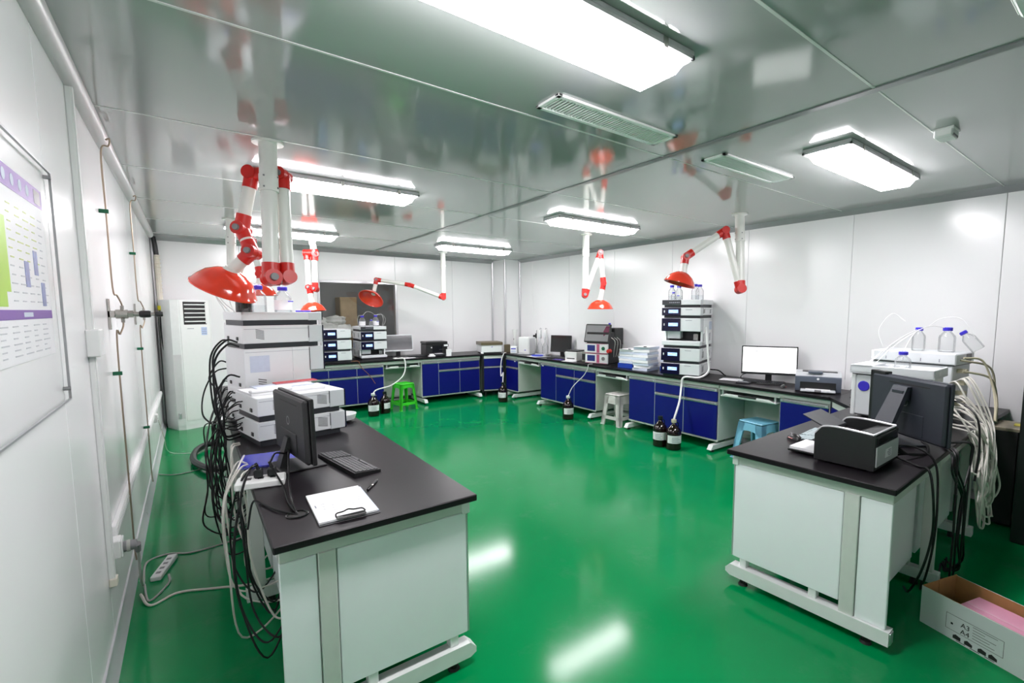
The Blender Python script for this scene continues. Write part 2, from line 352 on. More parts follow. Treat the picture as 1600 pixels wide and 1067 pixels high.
# ------------------------------------------------------------------ ceiling lamps (they light the room)
def lamp(cx, cy, label, dm=None):
    t = thing('ceiling_light', label, 'light', (cx, cy, ZC), 0, 'prismatic ceiling lights')
    L, Wd = .61, .145
    m = M().box(-L - .02, L + .02, -Wd, Wd, -.022, 0, .004).box(-L - .02, L + .02, -Wd, -Wd + .012, -.034, -.02).box(-L - .02, L + .02, Wd - .012, Wd, -.034, -.02).box(-L - .02, -L - .008, -Wd, Wd, -.034, -.02).box(L + .008, L + .02, -Wd, Wd, -.034, -.02)
    m.obj('housing', LAMPBODY, t)
    a, b = (L, Wd - .014), (L - .035, Wd - .05)
    M().hexa([(-b[0], -b[1], -.085), (b[0], -b[1], -.085), (b[0], b[1], -.085), (-b[0], b[1], -.085)], [(-a[0], -a[1], -.024), (a[0], -a[1], -.024), (a[0], a[1], -.024), (-a[0], a[1], -.024)]).obj('diffuser', dm or LAMPM, t, False)
    for sx in (-.45, 0, .45):
        for sy in (-1, 1): part('clip', STEEL, t, sx - .012, sx + .012, sy * Wd - .004, sy * Wd + .004, -.045, -.005)
    return t
for cx, cy, lb in ((1.02, 1.38, 'largest ceiling light, near the top edge above the left bench'), (3.80, 1.38, 'ceiling light beside the smoke detector, above the right bench'),
                   (1.02, 4.24, 'ceiling light right behind the nearest white extraction arm'), (3.80, 4.20, 'ceiling light above the central hanging extraction hood of the right counter'),
                   (1.02, 7.05, 'small far ceiling light over the air conditioner end of the left side'), (3.72, 6.98, 'far ceiling light in front of the boxed corner column')):
    lamp(cx, cy, lb)
lamp(2.30, YB + .55, 'added dim light brightening the bags behind the back window', mat('added_fill_diffuser', (.9, .9, .9), .4, emit=(1, .96, .95), estr=2.2))  # extra fixture added to brighten the bags and room beyond the glass
def vent(x0, x1, y0, y1, label):
    t = thing('ceiling_vent', label, 'vent', ((x0 + x1) / 2, (y0 + y1) / 2, ZC), 0, 'ceiling vents')
    a, b = (x1 - x0) / 2, (y1 - y0) / 2; fr = .028
    m = M().box(-a, a, -b, -b + fr, -.012, 0, .003).box(-a, a, b - fr, b, -.012, 0, .003).box(-a, -a + fr, -b, b, -.012, 0, .003).box(a - fr, a, -b, b, -.012, 0, .003)
    m.obj('frame', mat('vent_white', (.93, .93, .93), .35), t); part('backing', DUCT, t, -a + fr, a - fr, -b + fr, b - fr, -.002, 0)
    n = 40; s = None
    for i in range(n):
        x = -a + fr + (2 * a - 2 * fr) * (i + .5) / n
        if s is None: s = M().box(-.0042, .0042, -b + fr, b - fr, -.006, .002).obj('slat', MATS['vent_white'], t, False, (x, 0, -.004)); s.rotation_euler = (0, R(15), 0)
        else: copy_of(s, t, (x, 0, -.004))
    return t
vent(1.44, 2.33, 1.85, 2.04, 'long slatted ceiling vent beside the largest light'); vent(2.82, 3.74, 1.85, 2.04, 'slatted ceiling vent beyond the grey joint strip')
sd = thing('smoke_detector', 'small white box detector on the ceiling at upper right', 'detector', (3.47, .86, ZC))
part('housing', WHITEP, sd, -.06, .06, -.045, .045, -.05, 0, .008); part('slot', DARKB, sd, -.045, .045, -.046, -.04, -.047, -.036); part('base_plate', WHITEP, sd, -.065, .065, -.05, .05, -.012, 0, .003)
wbx = thing('ceiling_box', 'pale square cover at the top right corner of the ceiling', 'cover', (2.23, .33, ZC))
part('cover', WHITEMETAL, wbx, -.09, .09, -.06, .06, -.03, 0, .008); part('rim', SEAM, wbx, -.10, .10, -.07, .07, -.01, 0, .003)
# ================================================================== FURNITURE
ZT = 0.83
# ---- navy base cabinets along the walls. Local frame: front face at y=0, cabinet goes to +y, width along x
def foot_bar(t, x, d):
    b = M().prism([(-.10, .03), (-.06, .085), (d, .085), (d, .03)], 0, x - .03, x + .03).obj('base_foot', WHITEMETAL, t)
    for y in (-.03, d - .08): M().cyl((x, y, 0), (x, y, .035), .022, .016, 10).obj('levelling_foot', RUBBER, t)
def cabinet(loc, rz, w, cols, label, lab=None):
    """cols: list of (width fraction, kind) kind 'door' or 'drawer_door'"""
    t = thing('base_cabinet', label, 'cabinet', loc, rz, 'navy fronted base cabinets'); d = .58; zb, zt = .125, .80
    M().box(0, w, .02, d, zb, zt - .002).obj('body', SAGE, t, False)
    part('plinth_rail', SAGE, t, 0, w, .004, .02, zb - .01, zb + .012, .002); part('top_rail', SAGE, t, 0, w, .002, .02, zt - .045, zt - .002, .002)
    x = .012; W0 = w - .024
    for fr, kind in cols:
        x1 = x + W0 * fr; a, b = x + .004, x1 - .004
        def hnd(p, z):
            M().prism([(-.006, z - .006), (-.014, z + .004), (-.014, z + .024), (.0, z + .030), (.006, z + .030), (.006, z - .006)], 0, a, b).obj('handle', ALU, p)
            M().box(a + .025, b - .025, -.0155, -.0135, z + .008, z + .019).obj('handle_groove', KNOB, p, False)
        if kind == 'door':
            o = part('door', NAVY, t, a, b, -.006, .018, zb + .016, zt - .085, .002); hnd(o, zt - .083)
        else:
            zd = zt - .245
            o = part('drawer', NAVY, t, a, b, -.006, .018, zd + .038, zt - .085, .002); hnd(o, zt - .083)
            o = part('door', NAVY, t, a, b, -.006, .018, zb + .016, zd, .002); hnd(o, zd + .002)
        x = x1
        if x < w - .05: part('mullion', ALU, t, x - .004, x + .004, -.004, .02, zb + .014, zt - .05)
    if lab: part('asset_label', PAPER, t, lab, lab + .05, -.0085, -.0062, zt - .105, zt - .09)
    for fx in (.04, w - .04): foot_bar(t, fx, d)
    return t
def knee(loc, rz, w, label):
    t = thing('knee_space_frame', label, 'desk frame', loc, rz, 'knee spaces under the counters'); d = .58
    part('top_rail', SAGE, t, 0, w, .004, .03, .745, .798, .002); part('modesty_panel', SAGE, t, 0, w, d - .03, d - .012, .13, .745)
    part('lower_rail', SAGE, t, 0, w, d - .05, d - .012, .09, .13)
    tr = part('keyboard_tray', WHITEMETAL, t, .03, w - .03, -.02, .36, .675, .69, .003)
    M().prism([(.05, .69), (.10, .712), (w - .10, .712), (w - .05, .69)], 1, -.028, -.014).obj('tray_lip', WHITEMETAL, tr)
    part('tray_grip', BLACK, tr, w * .36, w * .66, -.034, -.01, .697, .716, .003)
    for x in (.035, w - .055): part('tray_runner', ALU, tr, x, x + .02, .0, .40, .69, .745)
    return t
# back run, front at y = 8.0
YK = 8.03
DD = 'drawer_door'
cabinet((1.24, YK, 0), 0, 1.30, [(.334, DD), (.333, DD), (.333, DD)], 'navy cabinet under the two-stack instruments by the window', None)
knee((2.54, YK, 0), 0, .65, 'open knee space behind the green stool')
cabinet((3.19, YK, 0), 0, 1.16, [(.27, 'door'), (.365, DD), (.365, DD)], 'navy cabinet beneath the black printer on the back counter')
# diagonal corner unit
cx0, cy0, cx1, cy1 = 4.37, 8.0, 4.82, 7.90
# right run, front at x = 4.8; local x runs toward -y
XK = 4.83; RZ = -PI / 2
def ry(y): return (XK, y, 0)
cabinet(ry(7.86), RZ, .42, [(1, DD)], 'narrow navy cabinet right of the corner unit', .30)
knee(ry(7.43), RZ, .71, 'knee space between the narrow cabinet and the wide far cabinet')
cabinet(ry(6.71), RZ, 1.43, [(.31, 'door'), (.34, DD), (.35, DD)], 'wide navy cabinet behind the single solvent bottle, right counter', .05)
knee(ry(5.27), RZ, .68, 'knee space over the grey stool')
cabinet(ry(4.59), RZ, 1.43, [(.33, 'door'), (.33, DD), (.34, DD)], 'wide navy cabinet behind the pair of solvent bottles, right counter')
knee(ry(3.15), RZ, .71, 'knee space over the blue stool')
cabinet(ry(2.44), RZ, .50, [(1, 'door')], 'single door navy cabinet at the near end of the right counter')
def corner_unit(p, q, depth, label):
    p, q = Vector(p), Vector(q); w = (q - p).length; a = math.atan2(q.y - p.y, q.x - p.x)
    t = thing('corner_cabinet', label, 'cabinet', (p.x, p.y, 0), a, 'corner cabinets'); zb, zt = .125, .80
    M().prism([(0, .02), (w, .02), (w - .02, depth), (.02, depth)], 2, zb, zt - .002).obj('body', SAGE, t, False)
    part('top_rail', SAGE, t, 0, w, .002, .02, zt - .06, zt - .002, .002); part('plinth_rail', SAGE, t, 0, w, .004, .02, zb - .01, zb + .012)
    for x in (0, w): part('edge_post', BLACK, t, x - .016, x + .016, -.002, .03, .09, zt - .002)
    a0, b0 = .02, w - .02; zd = zt - .245
    dr = part('drawer', NAVY, t, a0, b0, -.006, .018, zd + .038, zt - .065, .002); do = part('door', NAVY, t, a0, b0, -.006, .018, zb + .016, zd, .002)
    M().prism([(-.006, zd), (-.014, zd + .006), (-.014, zd + .028), (.006, zd + .034), (.006, zd)], 0, a0, b0).obj('handle', ALU, do)
    for x in (.06, w - .06): M().cyl((x, .06, 0), (x, .06, .10), .022, .022, 10).obj('levelling_foot', RUBBER, t)
    return t
corner_unit((4.40, 8.0), (4.795, 7.90), .30, 'navy corner cabinet behind the single brown bottle in the far corner')
corner_unit((4.80, 1.92), (4.50, 1.66), .28, 'navy corner cabinet joining the right counter and the right bench')
# worktops
def worktop(name, poly, label, z0=.80, z1=ZT):
    o = M().prism(poly, 2, z0, z1).obj(name, PHEN, None, False); return tag(o, label, 'worktop')
worktop('worktop', [(1.22, 8.0), (4.37, 8.0), (4.37, 8.748), (1.22, 8.748)], 'black worktop along the back wall under the window')
worktop('worktop', [(4.373, 8.0), (4.80, 7.88), (5.418, 7.88), (5.418, 8.21), (5.02, 8.21), (5.02, 8.748), (4.373, 8.748)], 'black corner worktop under the brown-lidded instrument')
worktop('worktop', [(4.80, 7.877), (4.80, 1.94), (5.418, 1.94), (5.418, 7.877)], 'long black worktop along the right wall')
worktop('worktop', [(4.80, 1.937), (4.47, 1.64), (4.47, .80), (5.05, .775), (5.418, .77), (5.418, 1.937)], 'black worktop joining the right bench to the right wall')
# ---- island benches. local x = length, v = width; s mirrors the width
def bench(loc, rz, s, L, Wd, frames, name, label):
    t = thing(name, label, 'bench', loc, rz)
    def b(nm, m, x0, x1, v0, v1, z0, z1, c=.003, par=t): return part(nm, m, par, x0, x1, s * v0, s * v1, z0, z1, c)
    b('worktop', PHEN, 0, L, 0, Wd, .80, ZT, .004)
    pv0 = .185 * Wd; pv1 = .265 * Wd                    # post between small and large end panels
    b('end_apron', SAGE, .045, .07, .02, Wd - .03, .742, .80)
    b('corner_bracket', WHITEMETAL, .038, .08, Wd - .055, Wd - .018, .735, .80)
    b('end_post', SAGE, .04, .09, pv0, pv1, .10, .745)
    lp = b('large_end_panel', PANEL, .046, .07, pv1 + .004, Wd - .035, .165, .74)
    b('edge_strip', ALU, .048, .068, Wd - .034, Wd - .024, .165, .74, .002)
    b('small_end_panel', PANEL, .046, .07, .02, pv0 - .004, .115, .74)
    rail = M().prism([(s * .0, .045), (s * (Wd - .03), .045), (s * (Wd - .0), .06), (s * (Wd - .0), .085), (s * (Wd - .03), .115), (s * .0, .115)], 0, .03, .095).obj('base_rail', WHITEMETAL, t)
    b('rail_cap', ALU, .04, .085, -.006, .001, .05, .11, .002, rail)
    for v in (.42 * Wd, Wd - .10): b('panel_leg', WHITEMETAL, .05, .095, v - .02, v + .02, .115, .175)
    for v in (.12 * Wd, Wd - .10):
        M().cyl((.065, s * v, .012), (.065, s * v, .047), .016, n=10).cyl((.065, s * v, 0), (.065, s * v, .014), .028, .022, 12).obj('levelling_foot', RUBBER, t)
    for x in frames:
        b('frame_post', SAGE, x, x + .05, pv0 - .03, pv1 - .01, .10, .79); b('frame_post', SAGE, x, x + .05, .01, .075, .10, .79)
        fr = b('base_rail', WHITEMETAL, x - .005, x + .055, -.02, Wd - .06, .045, .11)
        for v in (.10, Wd - .16): M().cyl((x + .025, s * v, 0), (x + .025, s * v, .05), .022, .016, 10).obj('levelling_foot', RUBBER, t)
    b('long_apron', SAGE, .05, L - .02, .02, .04, .74, .80); b('long_apron', SAGE, .05, L - .02, Wd - .05, Wd - .03, .74, .80)
    xs = [.06] + list(frames) + [L - .03]
    for x0, x1 in zip(xs[:-1], xs[1:]):
        b('cabinet_back', PANEL, x0 + .06, x1 - .01, .11, .13, .17, .74); cb = b('cabinet_front', NAVY, x0 + .06, x1 - .01, Wd - .055, Wd - .035, .17, .735)
        b('handle', ALU, x0 + .07, x1 - .02, Wd - .038, Wd - .025, .70, .73, .003, cb)
    return t
bench((.184, 1.85, 0), PI / 2, -1, 4.45, .795, [1.15, 2.3, 3.4], 'island_bench', 'island bench on the left with black top carrying keyboard and clipboard')
bench((2.527, .711, 0), R(2.0), 1, 1.93, .856, [.86, 1.80], 'island_bench', 'island bench on the right with black top carrying black printer and monitor')
# ---- plastic stools
def stool(loc, rz, mt, h, wt, wb, label, arch, slots, hw=.045, ah=.115):
    t = thing('plastic_stool', label, 'stool', loc, rz, 'plastic stools'); a, b = wt / 2, wb / 2; th = .022
    M().box(-a, a, -a, a, h - .018, h, .012).obj('seat', mt, t)
    for i in range(4):
        M().prism([(-.03, -.004), (.03, -.004), (.03, .004), (-.03, .004)], 2, h - .001, h + .001).obj('seat_groove', mt, t, False, (0, 0, 0), 0).location = (math.cos(i * PI / 2) * a * .45, math.sin(i * PI / 2) * a * .45, 0)
    def at(f): return a + (b - a) * f
    for sx in (-1, 1):
        for sy in (-1, 1):
            m = M(); N = 6
            for k in range(N):
                f0, f1 = k / N, (k + 1) / N; z0, z1 = h - .02 - (h - .02) * f1, h - .02 - (h - .02) * f0
                w0 = hw * (1 - .25 * f1); w1 = hw * (1 - .25 * f0)
                for ax in (0, 1):
                    lo, hi = [], []
                    for z, f, w, dst in ((z0, f1, w0, lo), (z1, f0, w1, hi)):
                        o = at(f); q = [(o, o), (o - w, o), (o - w, o - th), (o, o - th)] if ax == 0 else [(o, o), (o, o - w), (o - th, o - w), (o - th, o)]
                        dst += [(sx * u, sy * v, z) for u, v in q]
                    m.hexa(lo, hi)
            o_ = m.obj('leg', mt, t)
            part('leg_foot', mt, o_, sx * (b - .038), sx * (b + .008), sy * (b - .038), sy * (b + .008), 0, .012, .004)
    def sidebar(nm, z0, z1, f0, f1, k, curve=0):
        m = M(); n = 8
        for i in range(n):
            u0, u1 = -1 + 2 * i / n, -1 + 2 * (i + 1) / n
            def low(u): return z0 + (0 if not curve else curve * (1 - abs(u) ** 3))
            pts = []
            for u, zz in ((u0, low(u0)), (u1, low(u1)), (u1, z1), (u0, z1)):
                f = (h - .02 - zz) / (h - .02); o = at(f); pts.append((u * (o - .02), -o, zz))
            inn = [(p[0], p[1] + .012, p[2]) for p in pts]
            m.hexa([pts[0], pts[1], inn[1], inn[0]], [pts[3], pts[2], inn[2], inn[3]])
        m.xf(Matrix.Rotation(k * PI / 2, 4, 'Z')); return m.obj(nm, mt, t)
    for k in range(4):
        sidebar('apron', h - ah, h - .02, 0, .2, k, arch)
        if slots: sidebar('stretcher', h * .20, h * .30, 0, .2, k)
    return t
stool((2.79, 7.83, 0), R(12), GREENP, .445, .25, .33, 'bright green plastic stool in front of the back counter', .045, True)
stool((4.90, 4.86, 0), R(4), GREYP, .455, .28, .36, 'grey plastic stool tucked under the right counter', .012, True, .085, .15)
stool((4.95, 2.72, 0), R(-8), BLUEP, .44, .30, .40, 'light blue plastic stool under the right counter by the bench', .06, False, .085, .16)
# ---- air conditioner in the far left corner (column type). Local: front faces -y
ac = thing('air_conditioner', 'tall white floor-standing air conditioner in the far left corner', 'air conditioner', (-.06, 8.46, 0), R(24))
prof = [(-.19, .24), (.27, .24), (.29, .20), (.29, -.10), (.24, -.155), (-.13, -.155), (-.20, -.10)]
M().prism(prof, 2, .055, 1.80).obj('cabinet', WHITEMETAL, ac)
M().prism([(x * .98, y * .98) for x, y in prof], 2, 0, .054).obj('base', WHITEP, ac)
M().prism([(-.115, -.162), (.235, -.162), (.262, -.140), (.262, -.12), (-.115, -.12)], 2, .12, 1.79).obj('front_panel', WHITEP, ac)
M().prism([(-.203, -.098), (-.132, -.158), (-.122, -.15), (-.19, -.092)], 2, .16, 1.05).obj('side_grille', mat('grille_pale', (.66, .66, .66), .4), ac)
part('outlet_recess', BLACK, ac, -.075, .205, -.166, -.15, 1.46, 1.775, .004)
for i in range(5): part('louver', WHITEP, ac, -.065, .185, -.178, -.160, 1.495 + i * .058, 1.511 + i * .058, .003)
part('outlet_edge', WHITEP, ac, .19, .202, -.17, -.155, 1.47, 1.765, .002)
part('energy_label', mat('label_pale_blue', (.45, .55, .78), .5, var=.3, nscale=60), ac, .13, .20, -.1645, -.162, 1.31, 1.42)
for i in range(3): part('label_line', INK, ac, .135, .195, -.1655, -.1645, 1.33 + .03 * i, 1.336 + .03 * i)
part('logo_bar', INK, ac, -.04, .04, -.1645, -.162, 1.40, 1.408)
part('drain_port', ALU, ac, -.19, -.165, -.135, -.105, .16, .24, .004)
# refrigerant pipe bundle running up the corner beside it
pb = thing('refrigerant_pipe', 'ribbed wrapped pipe running up the far left corner', 'pipe', (-.30, 8.62, 0))
M().tube([(.02, 0, .95), (0, 0, 1.3), (-.005, .02, 1.8), (-.01, .04, 2.25), (-.012, .05, 2.42)], .03, 10).obj('wrap', INSUL, pb)
m = M()
for i in range(26): m.cyl((0 - .004, .02, 1.15 + i * .05), (0 - .004, .02, 1.163 + i * .05), .035, n=10)
m.obj('rib', INSUL, pb); M().tube([(-.012, .05, 2.42), (-.02, .05, 2.55), (-.035, .06, ZC - .01)], .028, 10).obj('sleeve', BLACK, pb)
M().tube([(-.01, -.06, 1.72), (-.01, -.06, 1.2), (.06, -.08, .62), (.05, -.08, .45), (.14, -.10, .2), (.18, -.12, .10)], .012, 6).obj('drain_hose', CABB, pb)
M().cyl((-.01, -.06, 1.66), (-.01, -.06, 1.72), .03, n=10).obj('tape_band', YELLOW, pb)
# ---- carton at lower right. local x along the long face, y into the box
cb = thing('carton', 'open white carton with printed A3 A4 marks at lower right', 'box', (3.005, .70, 0), math.atan2(-.953, -.30))
Lc, Wc, Hc, tc_ = .52, .275, .20, .004
def two(nm, x0, x1, y0, y1, z0, z1): return part(nm, CARDW, cb, x0, x1, y0, y1, z0, z1)
# outer white skins and inner kraft skins
part('long_side', CARDW, cb, 0, Lc, -.004, 0, 0, Hc); part('long_side_lining', CARD, cb, 0, Lc, 0, .003, .004, Hc)
part('long_side', CARDW, cb, 0, Lc, Wc, Wc + .004, 0, Hc); part('long_side_lining', CARD, cb, 0, Lc, Wc - .003, Wc, .004, Hc)
part('short_side', CARDW, cb, -.004, 0, 0, Wc, 0, Hc); part('short_side', CARDW, cb, Lc, Lc + .004, 0, Wc, 0, Hc)
part('short_side_lining', CARD, cb, 0, .003, 0, Wc * .46, .004, Hc + .004); part('short_side_lining', CARD, cb, 0, .003, Wc * .475, Wc, .004, Hc + .006); part('short_side_lining', CARD, cb, Lc - .003, Lc, 0, Wc, .004, Hc)
part('bottom', CARD, cb, 0, Lc, 0, Wc, 0, .004)
def text_mesh(body, size, m, parent, loc, rot, name='printed_text'):
    cu = bpy.data.curves.new('tmp_text', 'FONT'); cu.body = body; cu.size = size; cu.extrude = .0004
    ob = bpy.data.objects.new('tmp_text', cu); COL.objects.link(ob); bpy.context.view_layer.update()
    me = bpy.data.meshes.new_from_object(ob.evaluated_get(bpy.context.evaluated_depsgraph_get())); bpy.data.objects.remove(ob)
    me.materials.clear(); me.materials.append(m); me.name = name
    o = bpy.data.objects.new(name, me); COL.objects.link(o); o.parent = parent; o.location = loc; o.rotation_euler = rot; return o
yf = -.0046
text_mesh('A3', .034, INKD, cb, (.185, yf, .088), (PI / 2, 0, 0)); text_mesh('A4', .034, INKD, cb, (.185, yf, .055), (PI / 2, 0, 0))
for x0, x1, z0, z1 in ((.12, .36, .128, .1295), (.12, .36, .048, .0495), (.12, .1215, .048, .1295), (.3585, .36, .048, .1295)): part('print_frame', INKD, cb, x0, x1, yf, -.004, z0, z1)
part('print_dot', INKD, cb, .142, .152, yf, -.004, .078, .088)
for i in range(5):
    x = .236 + i * .0; part('print_line', INKD, cb, .236, .236 + (.10, .05, .095, .07, .09)[i], yf, -.004, .118 - i * .014, .1200 - i * .014)
for i, x in enumerate((.155, .205, .262, .305)):
    M().prism([(x, .012), (x + .034, .012), (x + .034, .03 - .004 * (i % 2)), (x + .012, .036), (x, .028)], 1, yf, -.004).obj('print_icon', INKD, cb, False)
for i in range(3): part('print_line', INKD, cb, .17 + .06 * i, .21 + .06 * i, yf, -.004, .006, .009)
pk = thing('paper_ream', 'pink plastic-wrapped paper ream lying inside the carton', 'paper', (3.065, .354, .006), math.atan2(-.953, -.30) + R(1.5))
m = M().box(-.195, .195, -.105, .105, 0, .145, .008); m.obj('wrap', PINK, pk); M().prism([(-.185, -.02), (.185, -.045), (.185, -.035), (-.185, -.008)], 2, .145, .147).obj('seam_fold', mat('wrap_fold', (.86, .5, .62), .25), pk, False)
# ---- black cabinet at the right edge and black tower under the worktop end
bk = thing('black_cabinet', 'tall black cabinet cut off by the right edge', 'cabinet', (4.575, .59, 0))
part('body', BLACKCAB, bk, 0, .6, -.62, 0, 0, 1.32, .006); part('door_gap', RUBBER, bk, -.002, .001, -.32, -.314, .05, 1.28); part('handle', DARKB, bk, -.02, 0, -.30, -.285, .6, .75, .003)
pt = thing('equipment_tower', 'black tower with beige metal side standing under the worktop end', 'computer', (5.0, .66, 0), R(4))
part('case', BLACK, pt, -.14, .20, -.02, .13, .02, .745, .004); part('rear_plate', BEIGEM, pt, -.10, .20, -.045, -.02, .05, .77, .003); part('top_plate', BEIGEM, pt, -.14, .20, -.04, .13, .745, .77, .003)
part('yellow_label', YELLOW, pt, .0, .10, -.04, .02, .7705, .774)
for i in range(5): part('rear_slot', STEEL, pt, -.06, .12, -.05, -.046, .18 + .1 * i, .22 + .1 * i, .002)
for x in (-.1, .16): M().cyl((x, .05, 0), (x, .05, .02), .02, n=8).obj('foot', RUBBER, pt)
# ================================================================== INSTRUMENTS
MW, MD = .42, .51
def hplc(loc, rz, h, kind, label, group, vents=((-.12, .06), (.14, .06)), lit=True):
    """one stackable module; local front faces -y, root at the middle of its underside"""
    t = thing('chromatography_module', label, 'instrument', loc, rz, group); a, d = MW / 2, MD / 2; b = .036
    part('base_band', DARKB, t, -a + .014, a - .014, -d + .02, d - .012, 0, b + .002)
    if kind == 'rack':
        bd = M().box(-a, a, -d, d, b, h - .012, .004).box(-a, a, -d, -d + .012, h - .014, h).box(-a, a, d - .012, d, h - .014, h).box(-a, -a + .012, -d, d, h - .014, h).box(a - .012, a, -d, d, h - .014, h)
        bd.obj('tray', CREAM, t); part('front_panel', CREAM2, t, -a - .002, a + .002, -d - .012, -d + .085, b - .004, h, .004)
        fp = part('name_panel', DARKB, t, -a - .001, -.003, -d - .018, -d - .010, b - .002, h - .002, .002)
        for i in range(6): part('name_print', INK, fp, -.13 + i * .02, -.118 + i * .02, -d - .0192, -d - .0178, b + .02, b + .032)
        return t
    if kind == 'sampler':
        hb = h * .52; y0 = -d + .085
        M().box(-a, a, y0 + .12, d, b, h, .004).box(-a, a, y0, y0 + .121, h * .56, h, .004).box(-a, -a + .02, y0, y0 + .121, b, h * .57).box(a - .02, a, y0, y0 + .121, b, h * .57).box(-a, a, y0, y0 + .121, b, b + .03).obj('body', CREAM, t)
        part('bay_recess', BLACK, t, -a + .02, a - .02, y0 + .10, y0 + .122, b + .03, h * .565)
        part('lower_lip', CREAM2, t, -a - .002, a + .002, -d - .012, y0 + .01, b - .004, h * .24, .006)
        part('needle_unit', CREAM2, t, -a + .03, -.03, y0 + .0, y0 + .10, h * .30, h * .555, .006); part('sample_tray', DARKB, t, -.02, a - .06, y0 - .02, y0 + .10, b + .03, h * .27, .003)
        part('valve', STEEL, t, a - .10, a - .05, y0, y0 + .10, b + .03, h * .48, .006)
        z0, z1 = h * .565, h
    else:
        M().box(-a, a, -d + .085, d, b, h, .004).obj('body', CREAM, t); z0, z1 = b - .004, h
    part('front_panel', CREAM2, t, -a - .003, a + .003, -d - .012, -d + .088, z0, z1 - .002, .005)
    for sx in (-1, 1): part('panel_groove', DARKB, t, sx * (a - .001), sx * (a + .0036), -d + .0865, -d + .0895, z0 + (.25 * (z1 - z0) if kind == 'pump' else 0), z1 - .006)
    fp = part('display_panel', DISPNAVY, t, -a - .002, -.003, -d - .020, -d - .010, z0 - .001, z1 - .004, .003)
    zc = (z0 + z1) / 2; yy = -d - .0205
    if lit:
        l = part('lcd', LCD, fp, -.135, -.03, yy - .0015, yy, zc - .019, zc + .022)
        part('lcd_text', LCDTXT, l, -.125, -.09, yy - .002, yy - .0014, zc + .004, zc + .012); part('lcd_text', LCDTXT, l, -.08, -.05, yy - .002, yy - .0014, zc - .012, zc - .006)
    part('power_key', WHITEP, fp, -a + .022, -a + .034, yy - .004, yy, zc - .014, zc + .014, .002)
    part('badge', INK, t, .05, .12, -d - .0132, -d - .0118, z1 - .03, z1 - .024)
    # side joint step and slanted ventilation slots on both sides
    for sx in (-1, 1):
        X0 = sx * a
        part('side_seam', INK, t, X0 - sx * .001, X0 + sx * .0008, -d + .0885, d - .01, h - .024, h - .022)
        for (yc, w) in vents:
            m = M(); n = 7; zz0, zz1 = b + (h - b) * .18, b + (h - b) * .72
            if kind == 'sampler': zz0, zz1 = b + (h - b) * .12, b + (h - b) * .42
            for i in range(n):
                z = zz0 + (zz1 - zz0) * (i + .5) / n; dz = (zz1 - zz0) / n * .26
                m.hexa([(X0 - sx * .001, yc - w / 2, z - dz), (X0 + sx * .0012, yc - w / 2, z - dz), (X0 + sx * .0012, yc + w / 2, z - dz + .012), (X0 - sx * .001, yc + w / 2, z - dz + .012)],
                       [(X0 - sx * .001, yc - w / 2, z + dz), (X0 + sx * .0012, yc - w / 2, z + dz), (X0 + sx * .0012, yc + w / 2, z + dz + .012), (X0 - sx * .001, yc + w / 2, z + dz + .012)])
            m.obj('vent_slots', KNOB, t, False)
        if kind == 'sampler': part('rating_label', PAPERB, t, X0 - sx * .001, X0 + sx * .001, .10, .22, h * .60, h * .88)
    # rear connectors
    for i, x in enumerate((-.12, .09)): part('rear_socket', BLACK, t, x, x + .035, d - .002, d + .006, h * .35, h * .35 + .025, .003)
    return t
def stack(x, y, rz, z, items, where, group, sc=(1, 1, 1)):
    for kind, h, what, kw in items:
        hplc((x, y, z), rz, h, kind, what + ' ' + where, group, **kw).scale = sc; z += h + .0005
    return z
zA = stack(1.83, 8.31, 0, ZT, [('pump', .178, 'bottom module with red standby key of the', {}), ('pump', .178, 'middle module of the', {}), ('pump', .172, 'top module of the', {})], 'short three-display stack left of the window monitor', 'short instrument stack on the back counter')
zB = stack(2.44, 8.455, 0, ZT, [('sampler', .31, 'open-bay sampler at the bottom of the', {}), ('pump', .165, 'single display module in the middle of the', {}), ('rack', .085, 'bottle tray on top of the', {})], 'instrument stack in front of the window', 'bottle-topped stack on the back counter')
ct = R(-70.6); ux, uy = math.cos(ct), math.sin(ct); cxC, cyC = 4.825 + .255 * .943, 3.71 + .255 * .332
zC_ = stack(cxC, cyC, ct, ZT, [('pump', .172, 'lowest module of the', {}), ('pump', .19, 'second lowest module of the', {}), ('sampler', .372, 'open-bay sampler module of the', {}), ('pump', .13, 'display module just under the bottle tray of the', {}), ('rack', .095, 'bottle tray topping the', {})], 'tall tower on the right counter', 'tall instrument tower on the right counter', (1.15, 1.05, 1))
fth = R(101)
fx, fy = .50, 3.55
zF = stack(fx, fy, fth, ZT, [('pump', .150, 'lower white module of the', {}), ('pump', .148, 'upper white module of the', {})], 'two-module stack behind the left monitor', 'front pair of modules on the left bench')
tx, ty = .485, 4.06
v1 = {'vents': ((.15, .05),)}
zT1 = stack(tx, ty, fth, ZT, [('pump', .155, 'lowest hidden module of the', v1), ('sampler', .405, 'large side-labelled module of the', v1), ('pump', .158, 'second from top module of the', v1), ('rack', .092, 'bottle tray topping the', {})], 'tall tower on the left bench', 'tall instrument tower on the left bench')
tx2, ty2 = .50, 4.80
zT2 = stack(tx2, ty2, R(93), ZT, [('pump', .155, 'lowest module of the', v1), ('sampler', .405, 'large module of the', v1), ('pump', .158, 'second from top module of the', v1), ('rack', .092, 'bottle tray of the', {})], 'hidden second tower behind the tall left bench tower', 'second instrument tower on the left bench')
